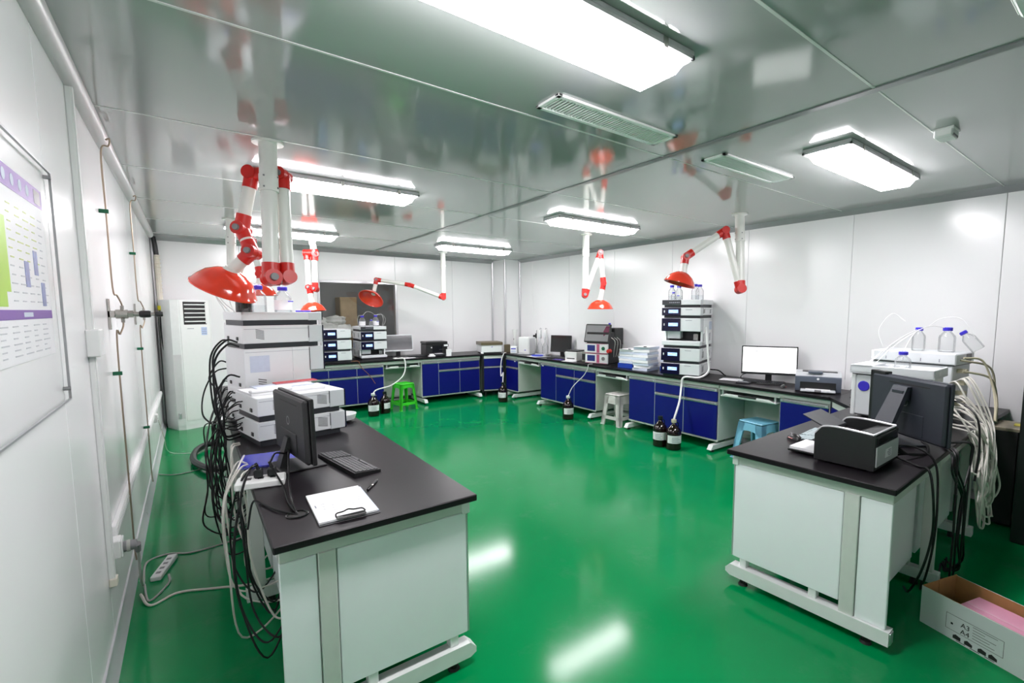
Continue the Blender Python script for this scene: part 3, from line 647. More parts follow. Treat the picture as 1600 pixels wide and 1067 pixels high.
# ---- solvent bottles
def bottle(x, y, z, r, h, label, group, tilt=0, liquid=.0, lab=False, cap=BLUECAP):
    t = thing('solvent_bottle', label, 'bottle', (x, y, z), random.random() * 6, group); n = r * .42
    prof = [(r * .9, 0), (r, .006), (r, h * .58), (r * .93, h * .66), (n * 1.25, h * .80), (n, h * .83), (n, h * .90)]
    M().lathe(prof, 18, capt=False).obj('glass_body', GLASS, t)
    if liquid: M().lathe([(r * .93, .004), (r * .93, h * liquid)], 16).obj('liquid', LIQ, t)
    cp = M().lathe([(n * 1.35, h * .86), (n * 1.38, h * .88), (n * 1.38, h * .985), (n * 1.2, h)], 16).obj('cap', cap, t)
    for a in (0, 2.1, 4.2): M().cyl((n * .6 * math.cos(a), n * .6 * math.sin(a), h * .98), (n * .6 * math.cos(a), n * .6 * math.sin(a), h * 1.05), .004, n=6).obj('cap_port', WHITEP, cp)
    if lab:
        M().lathe([(r * 1.008, h * .14), (r * 1.008, h * .50)], 18, capb=False, capt=False).obj('paper_label', PAPER, t)
        M().prism([(-.6 * r, h * .44), (.6 * r, h * .44), (.6 * r, h * .48), (-.6 * r, h * .48)], 1, -r * 1.03, -r * 1.015).obj('label_print', BLUECAP, t, False)
    if tilt: t.rotation_euler = (tilt, 0, 1.2)
    return t
# on the left tower
bottle(.40, 4.0, zT1 - .012, .047, .20, 'clear blue-capped bottle on the left bench tower, left of the pair', 'bottles on the left bench tower', lab=False, liquid=.3)
bottle(.55, 4.0, zT1 - .012, .056, .195, 'clear blue-capped bottle with label on the left bench tower, right of the pair', 'bottles on the left bench tower', lab=True, liquid=.45)
ab = thing('amber_bottle', 'brown glass bottle with blue cap at the back edge of the left bench tower', 'bottle', (.31, 4.03, zT1 - .012), 0, 'bottles on the left bench tower')
M().lathe([(.048, 0), (.05, .006), (.05, .12), (.045, .14), (.022, .165), (.02, .185)], 18).obj('glass_body', AMBER, ab); M().lathe([(.027, .18), (.027, .205), (.024, .21)], 14).obj('cap', BLUECAP, ab)
tag(part('blue_clip', BLUECAP, None, .62, .72, 3.93, 3.95, zT1 + .001, zT1 + .012, .003), 'small blue cap strip lying on the left bench tower tray', 'clip')
# on stack B (back counter)
gB = 'bottles on the window stack'
bottle(2.30, 8.33, zB - .012, .05, .19, 'blue-capped bottle at the left end on the window instrument stack', gB, lab=True, liquid=.4)
bottle(2.53, 8.36, zB - .012, .05, .20, 'tall blue-capped bottle at the right end on the window instrument stack', gB, lab=True, liquid=.5)
bottle(2.43, 8.28, zB - .012, .036, .125, 'small blue-capped bottle in the middle on the window instrument stack', gB, liquid=.5)
# on tower C
gC = 'bottles on the right counter tower'
for i, (dx, dy, r, h, lb) in enumerate(((.02, -.10, .045, .20, 'leftmost tall clear bottle on the right counter tower'), (.10, -.04, .045, .195, 'second tall clear bottle from the left on the right counter tower'),
        (.30, .02, .05, .21, 'second tall bottle from the right on the right counter tower'), (.38, -.06, .05, .20, 'rightmost tall clear bottle on the right counter tower'),
        (.06, -.15, .032, .11, 'small front bottle with blue cap on the right counter tower'), (.13, -.17, .028, .07, 'tiny vial with blue cap at the front of the right counter tower'))):
    lx = -.19 + dx * .95; ly = -.05 + dy * .9
    bottle(cxC + ux * lx - uy * ly, cyC + uy * lx + ux * ly, zC_ - .012, r, h, lb, gC, liquid=.35)
# ---- PTFE lines from bottle caps (one tangle per tower)
def tangle(name, label, lines, r, m, cat='tubing', n=5):
    mm = M()
    for L in lines: mm.tube(L, r, n, 7)
    return stuff(tag(mm.obj(name, m), label, cat))
def loop(p, q, lift, side=(0, 0)):
    p, q = Vector(p), Vector(q); a = p.lerp(q, .3) + Vector((side[0], side[1], lift)); b = p.lerp(q, .7) + Vector((side[0], side[1], lift * .8)); return [p, a, b, q]
tangle('solvent_lines', 'thin white solvent lines looping from bottles on the left bench tower', [loop((.40, 4.0, zT1 + .19), (.25, 3.97, zT1 - .01), .06, (-.07, -.06)), loop((.42, 4.0, zT1 + .19), (.20, 4.0, zT1 + .0), .10, (-.12, -.05)), loop((.31, 4.03, zT1 + .2), (.22, 3.95, zT1), .07, (-.10, -.10)), [(.25, 3.92, zT1 + .0), (.17, 3.9, zT1 + .10), (.20, 3.9, zT1 + .22), (.33, 3.95, zT1 + .15)]], .0028, PTFE)
tangle('solvent_lines', 'thin white solvent lines arching over the window instrument stack', [loop((2.30, 8.33, zB + .18), (2.24, 8.30, zB), .05, (-.04, 0)), loop((2.31, 8.33, zB + .18), (2.53, 8.4, zB + .19), .06), loop((2.53, 8.36, zB + .19), (2.66, 8.38, zB + .0), .06, (.08, 0)), loop((2.54, 8.36, zB + .19), (2.63, 8.33, zB), .08, (.05, 0))], .002, PTFE)
tangle('solvent_lines', 'thin white solvent lines over the right counter tower bottles', [loop((cxC - .10, cyC + .10, zC_ + .18), (cxC - .18, cyC - .0, zC_), .10), loop((cxC - .05, cyC + .05, zC_ + .18), (cxC + .05, cyC - .1, zC_ + .19), .06), loop((cxC + .03, cyC - .12, zC_ + .19), (cxC - .1, cyC - .05, zC_), .05)], .0028, PTFE)
# ---- right bench instruments (cream stacks)
ra = thing('cream_instrument', 'cream instrument with blue round logo behind the large monitor', 'instrument', (4.10, 1.50, ZT), R(1.5), 'cream instruments on the right bench')
part('body', CREAM, ra, .02, .34, -.50, -.02, .012, .335, .008); part('side_panel', CREAM2, ra, 0, .022, -.40, -.03, .02, .33, .006); part('corner_post', CREAM, ra, -.006, .04, -.03, 0, .012, .335, .006)
lg = M().lathe([(.038, 0), (.040, .002), (.036, .005)], 24, (-.001, -.085, .245), (-1, 0, 0)).obj('round_logo', BLUECAP, ra)
for y, z in ((.002, .20), (.002, .08), (.002, .14)): M().cyl((.01, y, z), (.01, y + .006, z), .006, n=8).obj('knob', BLACK, ra)
for x in (.06, .28):
    for y in (-.44, -.08): M().cyl((x, y, 0), (x, y, .013), .018, n=10).obj('foot', RUBBER, ra)
tr = thing('cream_tray', 'cream bottle tray on top of the blue-logo instrument', 'instrument', (4.08, 1.51, ZT + .336), R(1.5), 'cream instruments on the right bench')
m = M().box(0, .36, -.535, 0, .006, .02).box(0, .014, -.535, 0, .006, .072, .004).box(.346, .36, -.535, 0, .006, .06, .004).box(0, .36, -.014, 0, .006, .072, .004).box(0, .36, -.535, -.521, .006, .072, .004).box(0, .30, -.15, -.012, .06, .072)
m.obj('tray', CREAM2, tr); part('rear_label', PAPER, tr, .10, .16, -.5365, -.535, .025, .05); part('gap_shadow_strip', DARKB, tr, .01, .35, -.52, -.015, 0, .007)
rb = thing('cream_instrument', 'rear cream instrument with three bottles on top by the right wall', 'instrument', (4.58, 1.52, ZT), R(-3), 'cream instruments on the right bench')
part('body', CREAM2, rb, 0, .40, -.54, 0, .012, .41, .006); part('lid', CREAM2, rb, -.01, .41, -.56, .01, .412, .50, .008); part('lid_joint', DARKB, rb, -.005, .405, -.55, .005, .405, .414)
for y in (-.10, -.22, -.34, -.46): part('screw_mark', INK, rb, -.0115, -.0098, y, y + .006, .43, .455)
part('front_end', CREAM, rb, -.012, .2, -.012, .014, .42, .495, .003)
for i, z in enumerate((.10, .18, .26, .35)): part('rear_connector', BEIGE, rb, .06 + .03 * (i % 2), .14, -.60, -.54, z, z + .03, .003)
part('rear_fan', BLACK, rb, .22, .34, -.562, -.558, .43, .49)
gR = 'bottles on the cream instruments'
zR = ZT + .50
bottle(4.72, 1.25, zR, .046, .19, 'upright blue-capped bottle at the left of the rear cream instrument', gR)
bottle(4.74, 1.07, zR, .055, .195, 'widest blue-capped bottle upright on the rear cream instrument', gR)
bt = bottle(4.76, .99, zR + .045, .045, .17, 'fallen blue-capped bottle lying tilted on the rear cream instrument', gR); bt.rotation_euler = (R(-38), 0, 0); bt.location = (4.74, .875, zR + .03)
bottle(4.20, 1.20, ZT + .336 + .02, .052, .165, 'round clear flask-like bottle with blue cap in the cream tray', gR)
for y0, y1, hz, lb in ((.035, .06, .055, 'small white block left of the round bottle in the cream tray'), (-.045, -.012, .062, 'small white block right of the round bottle in the cream tray')):
    tag(M().box(-.012, .012, y0, y1, 0, hz, .003).obj('white_block', WHITEP, None, True, (4.115, 1.20, ZT + .356)), lb, 'block', 'white blocks in the cream tray')
tangle('solvent_lines', 'thin white solvent lines sweeping over the cream instruments', [loop((4.72, 1.25, zR + .18), (4.20, 1.47, ZT + .37), .03), loop((4.73, 1.24, zR + .18), (4.12, 1.52, ZT + .30), .02), loop((4.74, 1.07, zR + .19), (4.25, 1.42, ZT + .38), .10), loop((4.20, 1.20, ZT + .52), (4.74, 1.25, zR + .18), .03), loop((4.74, .9, zR + .12), (4.72, 1.2, zR + .19), .12), [(4.60, 1.46, zR + .02), (4.60, 1.5, zR + .16), (4.62, 1.42, zR + .30), (4.68, 1.34, zR + .24)]], .003, PTFE)
# ---- brown solvent bottles on the floor
def jug(x, y, r, h, label, cap, lab_rot=0):
    t = thing('brown_jug', label, 'bottle', (x, y, 0), lab_rot, 'brown solvent bottles on the floor'); n = .02
    M().lathe([(r * .9, 0), (r, .012), (r, h * .58), (r * .93, h * .66), (r * .55, h * .77), (n * 1.3, h * .84), (n, h * .87), (n, h * .93)], 24).obj('glass_body', AMBER, t)
    M().lathe([(n * 1.5, h * .90), (n * 1.6, h * .92), (n * 1.5, h * 1.0)], 14).obj('cap', cap, t)
    M().tube([(n * .9, 0, h * .9), (r * .55, 0, h * .88), (r * .62, 0, h * .76)], .006, 6).obj('ring_handle', AMBER, t)
    mm = M(); N = 14
    pts = [(math.cos(-PI / 2 + (i / N - .5) * 2.3) * (r + .001), math.sin(-PI / 2 + (i / N - .5) * 2.3) * (r + .001)) for i in range(N + 1)]
    vs = [(p[0], p[1], z) for z in (h * .24, h * .50) for p in pts]; mm.add(vs, [(i, i + 1, N + 2 + i, N + 1 + i) for i in range(N)]); lb = mm.obj('paper_label', PAPER, t)
    for k in range(4): part('label_print', INK, lb, -r * .5, r * (.5 - .15 * (k % 2)), -r - .003, -r - .0012, h * (.28 + .05 * k), h * (.292 + .05 * k))
    return t
jug(2.22, 7.60, .085, .36, 'left brown bottle beside the green stool', WHITEP, R(-10)); jug(2.43, 7.70, .08, .35, 'right brown bottle beside the green stool', BLACK, R(40))
jug(4.45, 7.36, .085, .36, 'lone brown bottle in the far corner', BLACK, R(-60)); jug(4.52, 5.56, .085, .36, 'lone brown bottle in front of the wide far cabinet', WHITEP, R(-20))
jug(4.50, 3.74, .085, .37, 'left brown bottle of the pair by the right counter', BLACK, R(-62)); jug(4.52, 3.55, .09, .36, 'right brown bottle of the pair by the right counter', BEIGE, R(-35))
def cable(name, label, pts, r, m, cat='cable', group=None, n=8):
    return tag(M().tube(pts, r, n, 8).obj(name, m), label, cat, group)
cable('waste_tube', 'white hose from the window stack to the left brown bottle', [(2.77, 8.02, ZT + .012), (2.86, 7.985, ZT + .012), (2.88, 7.96, .72), (2.82, 7.93, .55), (2.60, 7.86, .42), (2.30, 7.66, .40), (2.22, 7.60, .355)], .011, PTFE)
cable('thin_tube', 'thin brown tube from the short stack to the left brown bottle', [(2.03, 8.02, ZT + .01), (2.12, 7.985, ZT + .008), (2.16, 7.97, .74), (2.28, 7.96, .60), (2.36, 7.93, .46)], .005, mat('brown_tube', (.25, .09, .03), .4))
cable('waste_tube', 'white hose dropping from the corner worktop to the lone corner bottle', [(4.83, 7.86, ZT + .012), (4.77, 7.84, ZT + .004), (4.70, 7.82, .70), (4.66, 7.78, .52), (4.62, 7.70, .42), (4.68, 7.72, .48), (4.60, 7.60, .42), (4.45, 7.36, .355)], .010, PTFE)
cable('waste_tube', 'thin white hose to the bottle in front of the wide far cabinet', [(4.90, 5.42, ZT + .008), (4.79, 5.40, ZT + .006), (4.775, 5.40, .78), (4.74, 5.46, .66), (4.60, 5.54, .50), (4.52, 5.56, .355)], .006, PTFE)
cable('waste_tube', 'thick white hose from the tall tower down to the right bottle of the pair', [(4.97, 3.46, 1.46), (4.95, 3.42, 1.30), (4.96, 3.40, 1.05), (4.95, 3.39, .92), (4.87, 3.46, ZT + .015), (4.785, 3.62, ZT + .008), (4.765, 3.64, .72), (4.68, 3.60, .55), (4.52, 3.55, .36)], .013, PTFE)
# ================================================================== DESK ITEMS
def monitor(loc, rz, w, h, zb, scr, label, back=BACKBLK, bezel=BLACK, stand='plate', tilt=0.0, content=0, chin=.012):
    """local screen faces -y; loc at the middle of the stand base"""
    t = thing('monitor', label, 'monitor', loc, rz, 'computer monitors'); a = w / 2
    pan = bpy.data.objects.new('panel_pivot', None)
    bpy.data.objects.remove(pan)
    mt = Matrix.Translation((0, 0, zb)) @ Matrix.Rotation(tilt, 4, 'X')
    def pb(nm, m, x0, x1, y0, y1, z0, z1, c=.004, par=t): return M().box(x0, x1, y0, y1, z0, z1, c).xf(mt).obj(nm, m, par)
    pb('bezel', SLATE if stand == 'easel' else bezel, -a, a, -.022, .0, 0, h, .004)
    s = pb('screen', scr, -a + .014, a - .014, -.0235, -.021, .014 + chin, h - .014, 0)
    pb('rear_housing', back, -a + .006, a - .006, -.001, .028, .006, h - .006, .010)
    pb('rear_boss', back, -a * .5, a * .5, .026, .032, h * .06, h * .42, .004)
    M().lathe([(.022, 0), (.024, .0012), (.018, .0012), (.017, 0)], 20, mt @ Vector((0, .0275, h * .58)), (0, 1, 0), False, False).obj('round_logo', KNOB, t)
    sl = pb('vent_slot', RUBBER, -a * .6, a * .45, .0276, .0296, h - .045, h - .039, .0)
    if content:
        pb('window_edge', INKD, -a + .02, -a * .62, -.0245, -.0236, h * .14, h * .146, 0, s); pb('window_text', INKD, -a * .5, -a * .40, -.0245, -.0236, h * .80, h * .82, 0, s); pb('window_text', INK, -a * .36, -a * .32, -.0245, -.0236, h * .70, h * .72, 0, s); pb('window_text', INK, -a * .5, -a * .43, -.0242, -.0236, h * .42, h * .434, 0, s)
    if stand == 'plate':
        M().hexa([(-.035, .05, .008), (.035, .05, .008), (.035, .09, .008), (-.035, .09, .008)], [(-.03, .025, zb + h * .32), (.03, .025, zb + h * .32), (.03, .045, zb + h * .32), (-.03, .045, zb + h * .32)]).obj('neck', back, t)
        part('base', back, t, -.12, .12, -.115, .10, 0, .010, .004)
    elif stand == 'easel':
        M().hexa([(-.075, .20, .0), (.075, .20, .0), (.075, .225, .0), (-.075, .225, .0)], [(-.055, .035, zb + h * .86), (.055, .035, zb + h * .86), (.055, .065, zb + h * .86), (-.055, .065, zb + h * .86)]).obj('easel_leg', back, t)
        part('hinge_block', SLATE, t, -.045, .045, .03, .085, zb + h * .62, zb + h * .80, .004); part('base', back, t, -.12, .12, -.03, .215, 0, .010, .004)
        part('bezel_top', bezel, t, a - .11, a + .022, -.03, .02, zb + h - .03, zb + h + .014, .004); part('bezel_side', bezel, t, a - .01, a + .022, -.03, .02, zb - .005, zb + h + .012, .004)
    return t
monitor((.41, 2.80, ZT), R(97), .53, .335, .055, SCREENDK, 'black monitor with its back turned on the left bench', tilt=R(-1))
m2 = monitor((3.54, .965, ZT), R(57.3), .575, .375, .035, SCREENDK, 'large dark monitor seen from behind on the right bench', back=SLATE, stand='easel')
monitor((5.19, 2.76, ZT), R(-62), .585, .325, .10, SCREENW, 'monitor with bright white screen on the right counter', tilt=R(-4), content=1)
monitor((2.93, 8.40, ZT), R(-6), .50, .30, .10, SCREENOFF, 'switched-off grey screened monitor right of the window stack', bezel=CREAM2, tilt=R(-10))
monitor((5.22, 6.63, ZT), R(-62), .40, .30, .09, SCREENDK, 'dark screened monitor on the right counter near the far corner', tilt=R(-6))
def keyboard(loc, rz, w, d, label, m=BLACK, km=None, h=.018):
    t = thing('keyboard', label, 'keyboard', loc, rz, 'keyboards')
    M().hexa([(-w / 2, -d / 2, 0), (w / 2, -d / 2, 0), (w / 2, d / 2, 0), (-w / 2, d / 2, 0)], [(-w / 2, -d / 2, h * .7), (w / 2, -d / 2, h * .7), (w / 2, d / 2, h * 1.3), (-w / 2, d / 2, h * 1.3)]).obj('case', m, t)
    mm = M(); n = max(8, int(w / .0195)); rows = 6
    for r in range(rows):
        for i in range(n):
            if i in (int(n * .68), ) or (r == 0 and n * .2 < i < n * .45): continue
            x = -w / 2 + .008 + (w - .016) * (i + .5) / n; y = -d / 2 + .008 + (d - .016) * (r + .5) / rows; z = h * (.7 + .6 * (r + .5) / rows)
            mm.box(x - .0078, x + .0078, y - d / rows * .38, y + d / rows * .38, z - .001, z + .006, .002)
        if r == 0: mm.box(-w / 2 + w * .22, -w / 2 + w * .44, -d / 2 + .008, -d / 2 + .022, h * .7, h * .75 + .006, .002)
    stuff(mm.obj('keys', km or DARKB, t)); return t
keyboard((.63, 2.645, ZT), R(99), .47, .135, 'black keyboard on the left bench', km=mat('key_grey', (.085, .085, .09), .42))
keyboard((5.16, 2.80, ZT), R(-72), .44, .13, 'black keyboard below the bright monitor')
keyboard((3.20, 1.38, ZT), R(185), .40, .13, 'keyboard partly hidden behind the black printer on the right bench', km=mat('key_pale', (.42, .50, .52), .4))
keyboard((5.00, 6.42, ZT), R(-70), .40, .13, 'dark keyboard in front of the far corner monitor')
keyboard((3.18, 8.22, ZT), R(2), .32, .11, 'dark keyboard right of the switched-off monitor')
def mouse(loc, rz, label, m=BLACK, s=1.0):
    t = thing('computer_mouse', label, 'mouse', loc, rz, 'computer mice'); mm = M().ball((0, 0, 0), 1, 16); vs = []
    for p in mm.v: vs.append((p[0] * .030 * s, p[1] * .055 * s, max(0, p[2]) * .036 * s * (1 + .15 * p[1])))
    mm.v = vs; mm.obj('shell', m, t); part('wheel', KNOB, t, -.003 * s, .003 * s, -.038 * s, -.022 * s, .022 * s, .031 * s, .002)
    part('side_stripe', mat('mouse_red', (.35, .06, .05), .3), t, .022 * s, .0292 * s, -.02 * s, .02 * s, .008 * s, .014 * s, .002); return t
mouse((3.03, 1.42, ZT), R(150), 'black mouse near the aisle edge of the right bench', s=1.15); mouse((5.02, 2.50, ZT), R(-80), 'black mouse between the bright monitor keyboard and the grey printer')
# calculator in front of the bright monitor
ca = thing('calculator', 'dark calculator in front of the bright monitor', 'calculator', (4.98, 2.94, ZT), R(-72))
part('case', DARKB, ca, -.075, .075, -.055, .055, 0, .016, .005); part('display', mat('calc_lcd', (.45, .52, .58), .2), ca, -.055, .035, .012, .04, .016, .018)
for i in range(5):
    for j in range(3): part('key', KNOB, ca, -.06 + i * .025, -.042 + i * .025, -.045 + j * .018, -.033 + j * .018, .016, .019, .002)
# clipboard with handwritten sheet
cl = thing('clipboard', 'clipboard holding a white handwritten sheet on the left bench', 'clipboard', (.465, 2.085, ZT), R(-2))
part('board', DARKB, cl, -.113, .115, -.165, .16, 0, .004, .002); part('paper', PAPER, cl, -.112, .105, -.155, .175, .004, .013, .001)
part('paper_edge', PAPERB, cl, -.105, .112, -.150, .165, .004, .009)
for i in range(4):
    for j in range(5):
        if random.random() < .75: part('handwriting', INK, cl, -.075 + .035 * j, -.075 + .035 * j + random.uniform(.008, .022), .03 - .03 * i, .032 - .03 * i, .0132, .0136)
part('handwriting', INK, cl, -.10, -.095, .0, .03, .0132, .0136)
ck = part('clip_plate', BLACKG, cl, -.05, .06, -.168, -.14, .012, .018, .003)
M().tube([(-.05, -.145, .018), (-.045, -.13, .024), (-.02, -.128, .026), (0, -.12, .028), (.02, -.128, .026), (.05, -.13, .024), (.06, -.145, .018)], .003, 6).obj('clip_wire', BLACKG, ck)
pn = thing('pen', 'black pen lying beside the clipboard', 'pen', (.64, 2.245, ZT), math.atan2(.12, .086))
M().cyl((-.07, 0, .006), (.05, 0, .006), .0055, n=10).obj('barrel', BLACK, pn); M().cyl((.05, 0, .006), (.07, 0, .006), .0055, .001, 10).obj('tip', STEEL, pn); part('pocket_clip', BLACKG, pn, -.07, -.03, -.0015, .0015, .011, .0135); M().cyl((-.02, 0, .006), (-.005, 0, .006), .0062, n=10).obj('grip_band', STEEL, pn)
gm = thing('cable_grommet', 'black ring grommet in the left bench top', 'grommet', (.30, 2.10, ZT)); M().lathe([(.034, 0), (.042, 0), (.042, .004), (.038, .006), (.034, .004)], 28, capb=False, capt=False).obj('ring', BLACKG, gm); M().lathe([(.033, .0005), (.033, .0012)], 24).obj('hole', RUBBER, gm)
ps = thing('power_strip', 'white power strip at the wall edge of the left bench', 'power strip', (.225, 2.575, ZT), R(-12))
part('case', WHITEP, ps, -.10, .10, -.055, .055, 0, .034, .006)
for x in (-.05, 0, .05): part('socket', BLACK, ps, x - .012, x + .012, -.012, .02, .034, .0355)
for x, y in ((-.01, .01), (.045, .015)):
    pl = M().box(x - .018, x + .018, y - .02, y + .02, .0355, .075, .006).obj('plug', BLACK, ps); M().cyl((x, y, .075), (x - .01, y, .105), .008, .006, 8).obj('plug_boot', BLACK, pl)
bf = thing('blue_folder', 'shiny blue plastic folder under the left monitor', 'folder', (.325, 2.99, ZT), R(-10))
part('cover', BLUEF, bf, -.155, .155, -.13, .13, .006, .009, .001); part('back_cover', BLUEF, bf, -.155, .155, -.13, .13, 0, .002); part('sheets', PAPERB, bf, -.15, .15, -.125, .125, .002, .006); part('spine', BLUEF, bf, -.158, -.152, -.13, .13, 0, .010, .002)
# papers and red folder on the front module pair
pp = thing('paper_pile', 'loose white papers lying on the two-module stack of the left bench', 'papers', (fx - .02, fy + .04, zF), fth)
part('lower_sheets', PAPER, pp, -.15, .13, -.20, .24, 0, .014, .001); part('upper_sheets', PAPERB, pp, -.02, .17, -.18, .16, .0145, .022, .001); part('white_roll', PAPER, pp, -.145, -.09, -.0, .24, .0145, .034, .006)
rf = thing('red_folder', 'red folder on the papers of the two-module stack, left bench', 'folder', (fx - .02, fy + .04, zF + .0225), fth)
part('cover', mat('red_folder', (.62, .03, .05), .35), rf, .10, .18, -.25, .02, .005, .008, .001); part('back_cover', mat('red_folder', (.62, .03, .05), .35), rf, .10, .18, -.25, .02, 0, .002); part('sheets', PAPER, rf, .102, .178, -.245, .018, .002, .005)
bo = thing('white_bowl', 'white rounded dish behind the two-module stack on the left bench', 'dish', (.86, 3.72, ZT)); M().lathe([(.05, 0), (.085, .02), (.098, .06), (.094, .06), (.08, .022), (.01, .008)], 24).obj('dish', WHITEP, bo)
# ---- black laser printer on the right bench; local front faces -y, turned 180
bp = thing('laser_printer', 'black laser printer with metal rear plate on the right bench', 'printer', (2.865, 1.01, ZT), R(181), 'printers')
pw, pd, ph = .175, .145, .195
prof = [(-pd, .012), (pd, .012), (pd, ph - .012), (pd - .012, ph), (.03, ph + .006), (-.05, ph + .008), (-.11, ph - .002), (-pd, ph - .045)]
m = M().prism(prof, 0, pw - .02, pw).prism(prof, 0, -pw, -pw + .02).prism([(-pd + .01, .012), (pd, .012), (pd, ph - .012), (pd - .02, ph - .005), (.05, ph - .012), (-.02, ph - .05), (-.10, ph - .045), (-pd + .01, ph - .06)], 0, -pw + .02, pw - .02); m.obj('case', BLACK, bp)
for s in (-1, 1): M().tube([(s * (pw - .008), pd - .008, ph), (s * (pw - .008), .03, ph + .008), (s * (pw - .008), -.05, ph + .010), (s * (pw - .008), -.11, ph), (s * (pw - .008), -pd, ph - .044)], .006, 6).obj('edge_trim', ALU, bp)
part('rear_rim', ALU, bp, -pw + .01, pw - .01, pd - .018, pd - .004, ph - .004, ph + .004, .002); part('output_well', BLACKG, bp, -pw + .05, pw - .05, -.06, .06, ph - .048, ph - .044)
fl_ = M().hexa([(-.13, -.10, ph - .02), (.11, -.10, ph - .02), (.11, -.095, ph - .03), (-.13, -.095, ph - .03)], [(-.15, -.25, ph + .035), (.09, -.25, ph + .035), (.09, -.245, ph + .028), (-.15, -.245, ph + .028)]).obj('output_flap', DARKB, bp)
rp = part('rear_plate', mat('galvanised_plate', (.52, .55, .55), .4), bp, -pw + .01, pw - .01, pd + .0, pd + .008, .03, .135, .003); part('plate_sticker', PAPER, rp, -.05, .04, pd + .008, pd + .0092, .06, .105); part('rear_door', BLACKG, bp, -pw + .03, pw - .03, pd, pd + .004, .142, .178, .004)
for i in range(4): part('sticker_print', INK, rp, -.04, .0 + .008 * (i % 3), pd + .0092, pd + .0098, .066 + .009 * i, .07 + .009 * i)
it = part('input_tray', BLACKG, bp, -.12, .12, -pd - .17, -pd + .01, .008, .018, .003); part('paper', PAPER, it, -.106, .106, -pd - .165, -pd + .04, .0185, .034, .001)
for x in (-.14, .14):
    for y in (-.10, .12): M().cyl((x, y, 0), (x, y, .013), .014, n=8).obj('foot', RUBBER, bp)
# ---- grey desktop printer on the right counter
gp = thing('laser_printer', 'grey and white laser printer at the near end of the right counter', 'printer', (5.14, 2.20, ZT), R(-66), 'printers')
a, d_, h_ = .205, .135, .20
GP = mat('printer_slate', (.11, .13, .17), .45); LG = mat('printer_light_grey', (.62, .64, .67), .4)
M().prism([(-d_ + .03, .0), (d_, .0), (d_, h_ - .02), (d_ - .05, h_), (-d_ + .04, h_ - .01), (-d_ + .01, h_ - .04)], 0, -a, a).obj('case', LG, gp)
M().prism([(-d_ + .012, .006), (-d_ + .032, .0), (-d_ + .05, h_ - .018), (-d_ - .004, h_ - .05), (-d_ - .004, .05)], 0, -a - .002, a + .002).obj('front_panel', GP, gp)
part('paper_slot', BLACK, gp, -a + .04, a - .04, -d_ - .006, -d_ + .012, .03, .105, .006); part('output_well', BLACKG, gp, -a + .06, a - .03, -.03, .09, h_ - .012, h_ + .001, .003)
part('output_flap', GP, gp, -.09, .04, -d_ + .0, -.02, h_ - .012, h_ + .008, .004); ct_ = part('input_tray', LG, gp, -.155, .155, -d_ - .10, -d_ + .02, .012, .03, .004); part('tray_paper', PAPER, ct_, -.11, .11, -d_ - .09, -d_ + .02, .03, .034); part('tray_tab', KNOB, ct_, -.03, .03, -d_ - .115, -d_ - .09, .014, .036, .004)
M().lathe([(.012, 0), (.012, .002)], 18, (0, -d_ - .004, .135), (0, -1, 0)).obj('round_badge', PAPER, gp)
# ---- black multifunction printer on the back counter
mf = thing('multifunction_printer', 'black multifunction printer on the back counter', 'printer', (3.55, 8.30, ZT), R(-4), 'printers')
part('case', BLACK, mf, -.20, .20, -.15, .16, .012, .215, .006); part('scanner_lid', BLACK, mf, -.205, .205, -.155, .165, .22, .265, .008); part('front_door', BLACKG, mf, -.09, .10, -.158, -.148, .07, .20, .004); part('paper_shelf', DARKB, mf, -.10, .14, -.22, -.145, .012, .045, .004); part('paper', PAPER, mf, -.05, .09, -.225, -.15, .046, .05)
M().lathe([(.013, 0), (.013, .002)], 16, (-.10, -.1505, .16), (0, -1, 0)).obj('round_badge', PAPER, mf); part('control_panel', DARKB, mf, .10, .205, -.20, -.15, .17, .22, .006); part('control_keys', PAPER, mf, .115, .19, -.202, -.199, .18, .21); part('slot_line', KNOB, mf, .04, .13, -.1595, -.158, .12, .122)
for x in (-.18, .18): M().cyl((x, 0, 0), (x, 0, .013), .015, n=8).obj('foot', RUBBER, mf)
wc = thing('notice_card', 'small white folded card standing in front of the black multifunction printer', 'card', (3.72, 8.045, ZT), R(-5)); part('front_leaf', PAPER, wc, -.045, .045, -.016, -.013, 0, .125); part('rear_leaf', PAPER, wc, -.045, .045, .013, .016, 0, .125); part('fold', PAPER, wc, -.045, .045, -.016, .016, .122, .126)
sb = thing('tissue_pad', 'small crumpled white tissue block left of the black multifunction printer', 'tissue', (3.40, 8.06, ZT)); part('lower_fold', PAPER, sb, -.06, .06, -.04, .04, 0, .03, .012); part('upper_fold', PAPER, sb, -.045, .04, -.03, .03, .029, .055, .012)
sh = thing('paper_sheets', 'white sheets in front of the switched-off monitor', 'papers', (2.95, 8.10, ZT), R(12)); part('sheet', PAPER, sh, -.15, .15, -.06, .10, 0, .003); part('sheet', PAPER, sh, -.13, .16, -.05, .11, .0032, .006)
adp = tag(M().box(2.72, 2.79, 8.05, 8.12, ZT, ZT + .022, .006).obj('adapter', WHITEP), 'small white adapter at the end of the hose by the window stack', 'adapter')
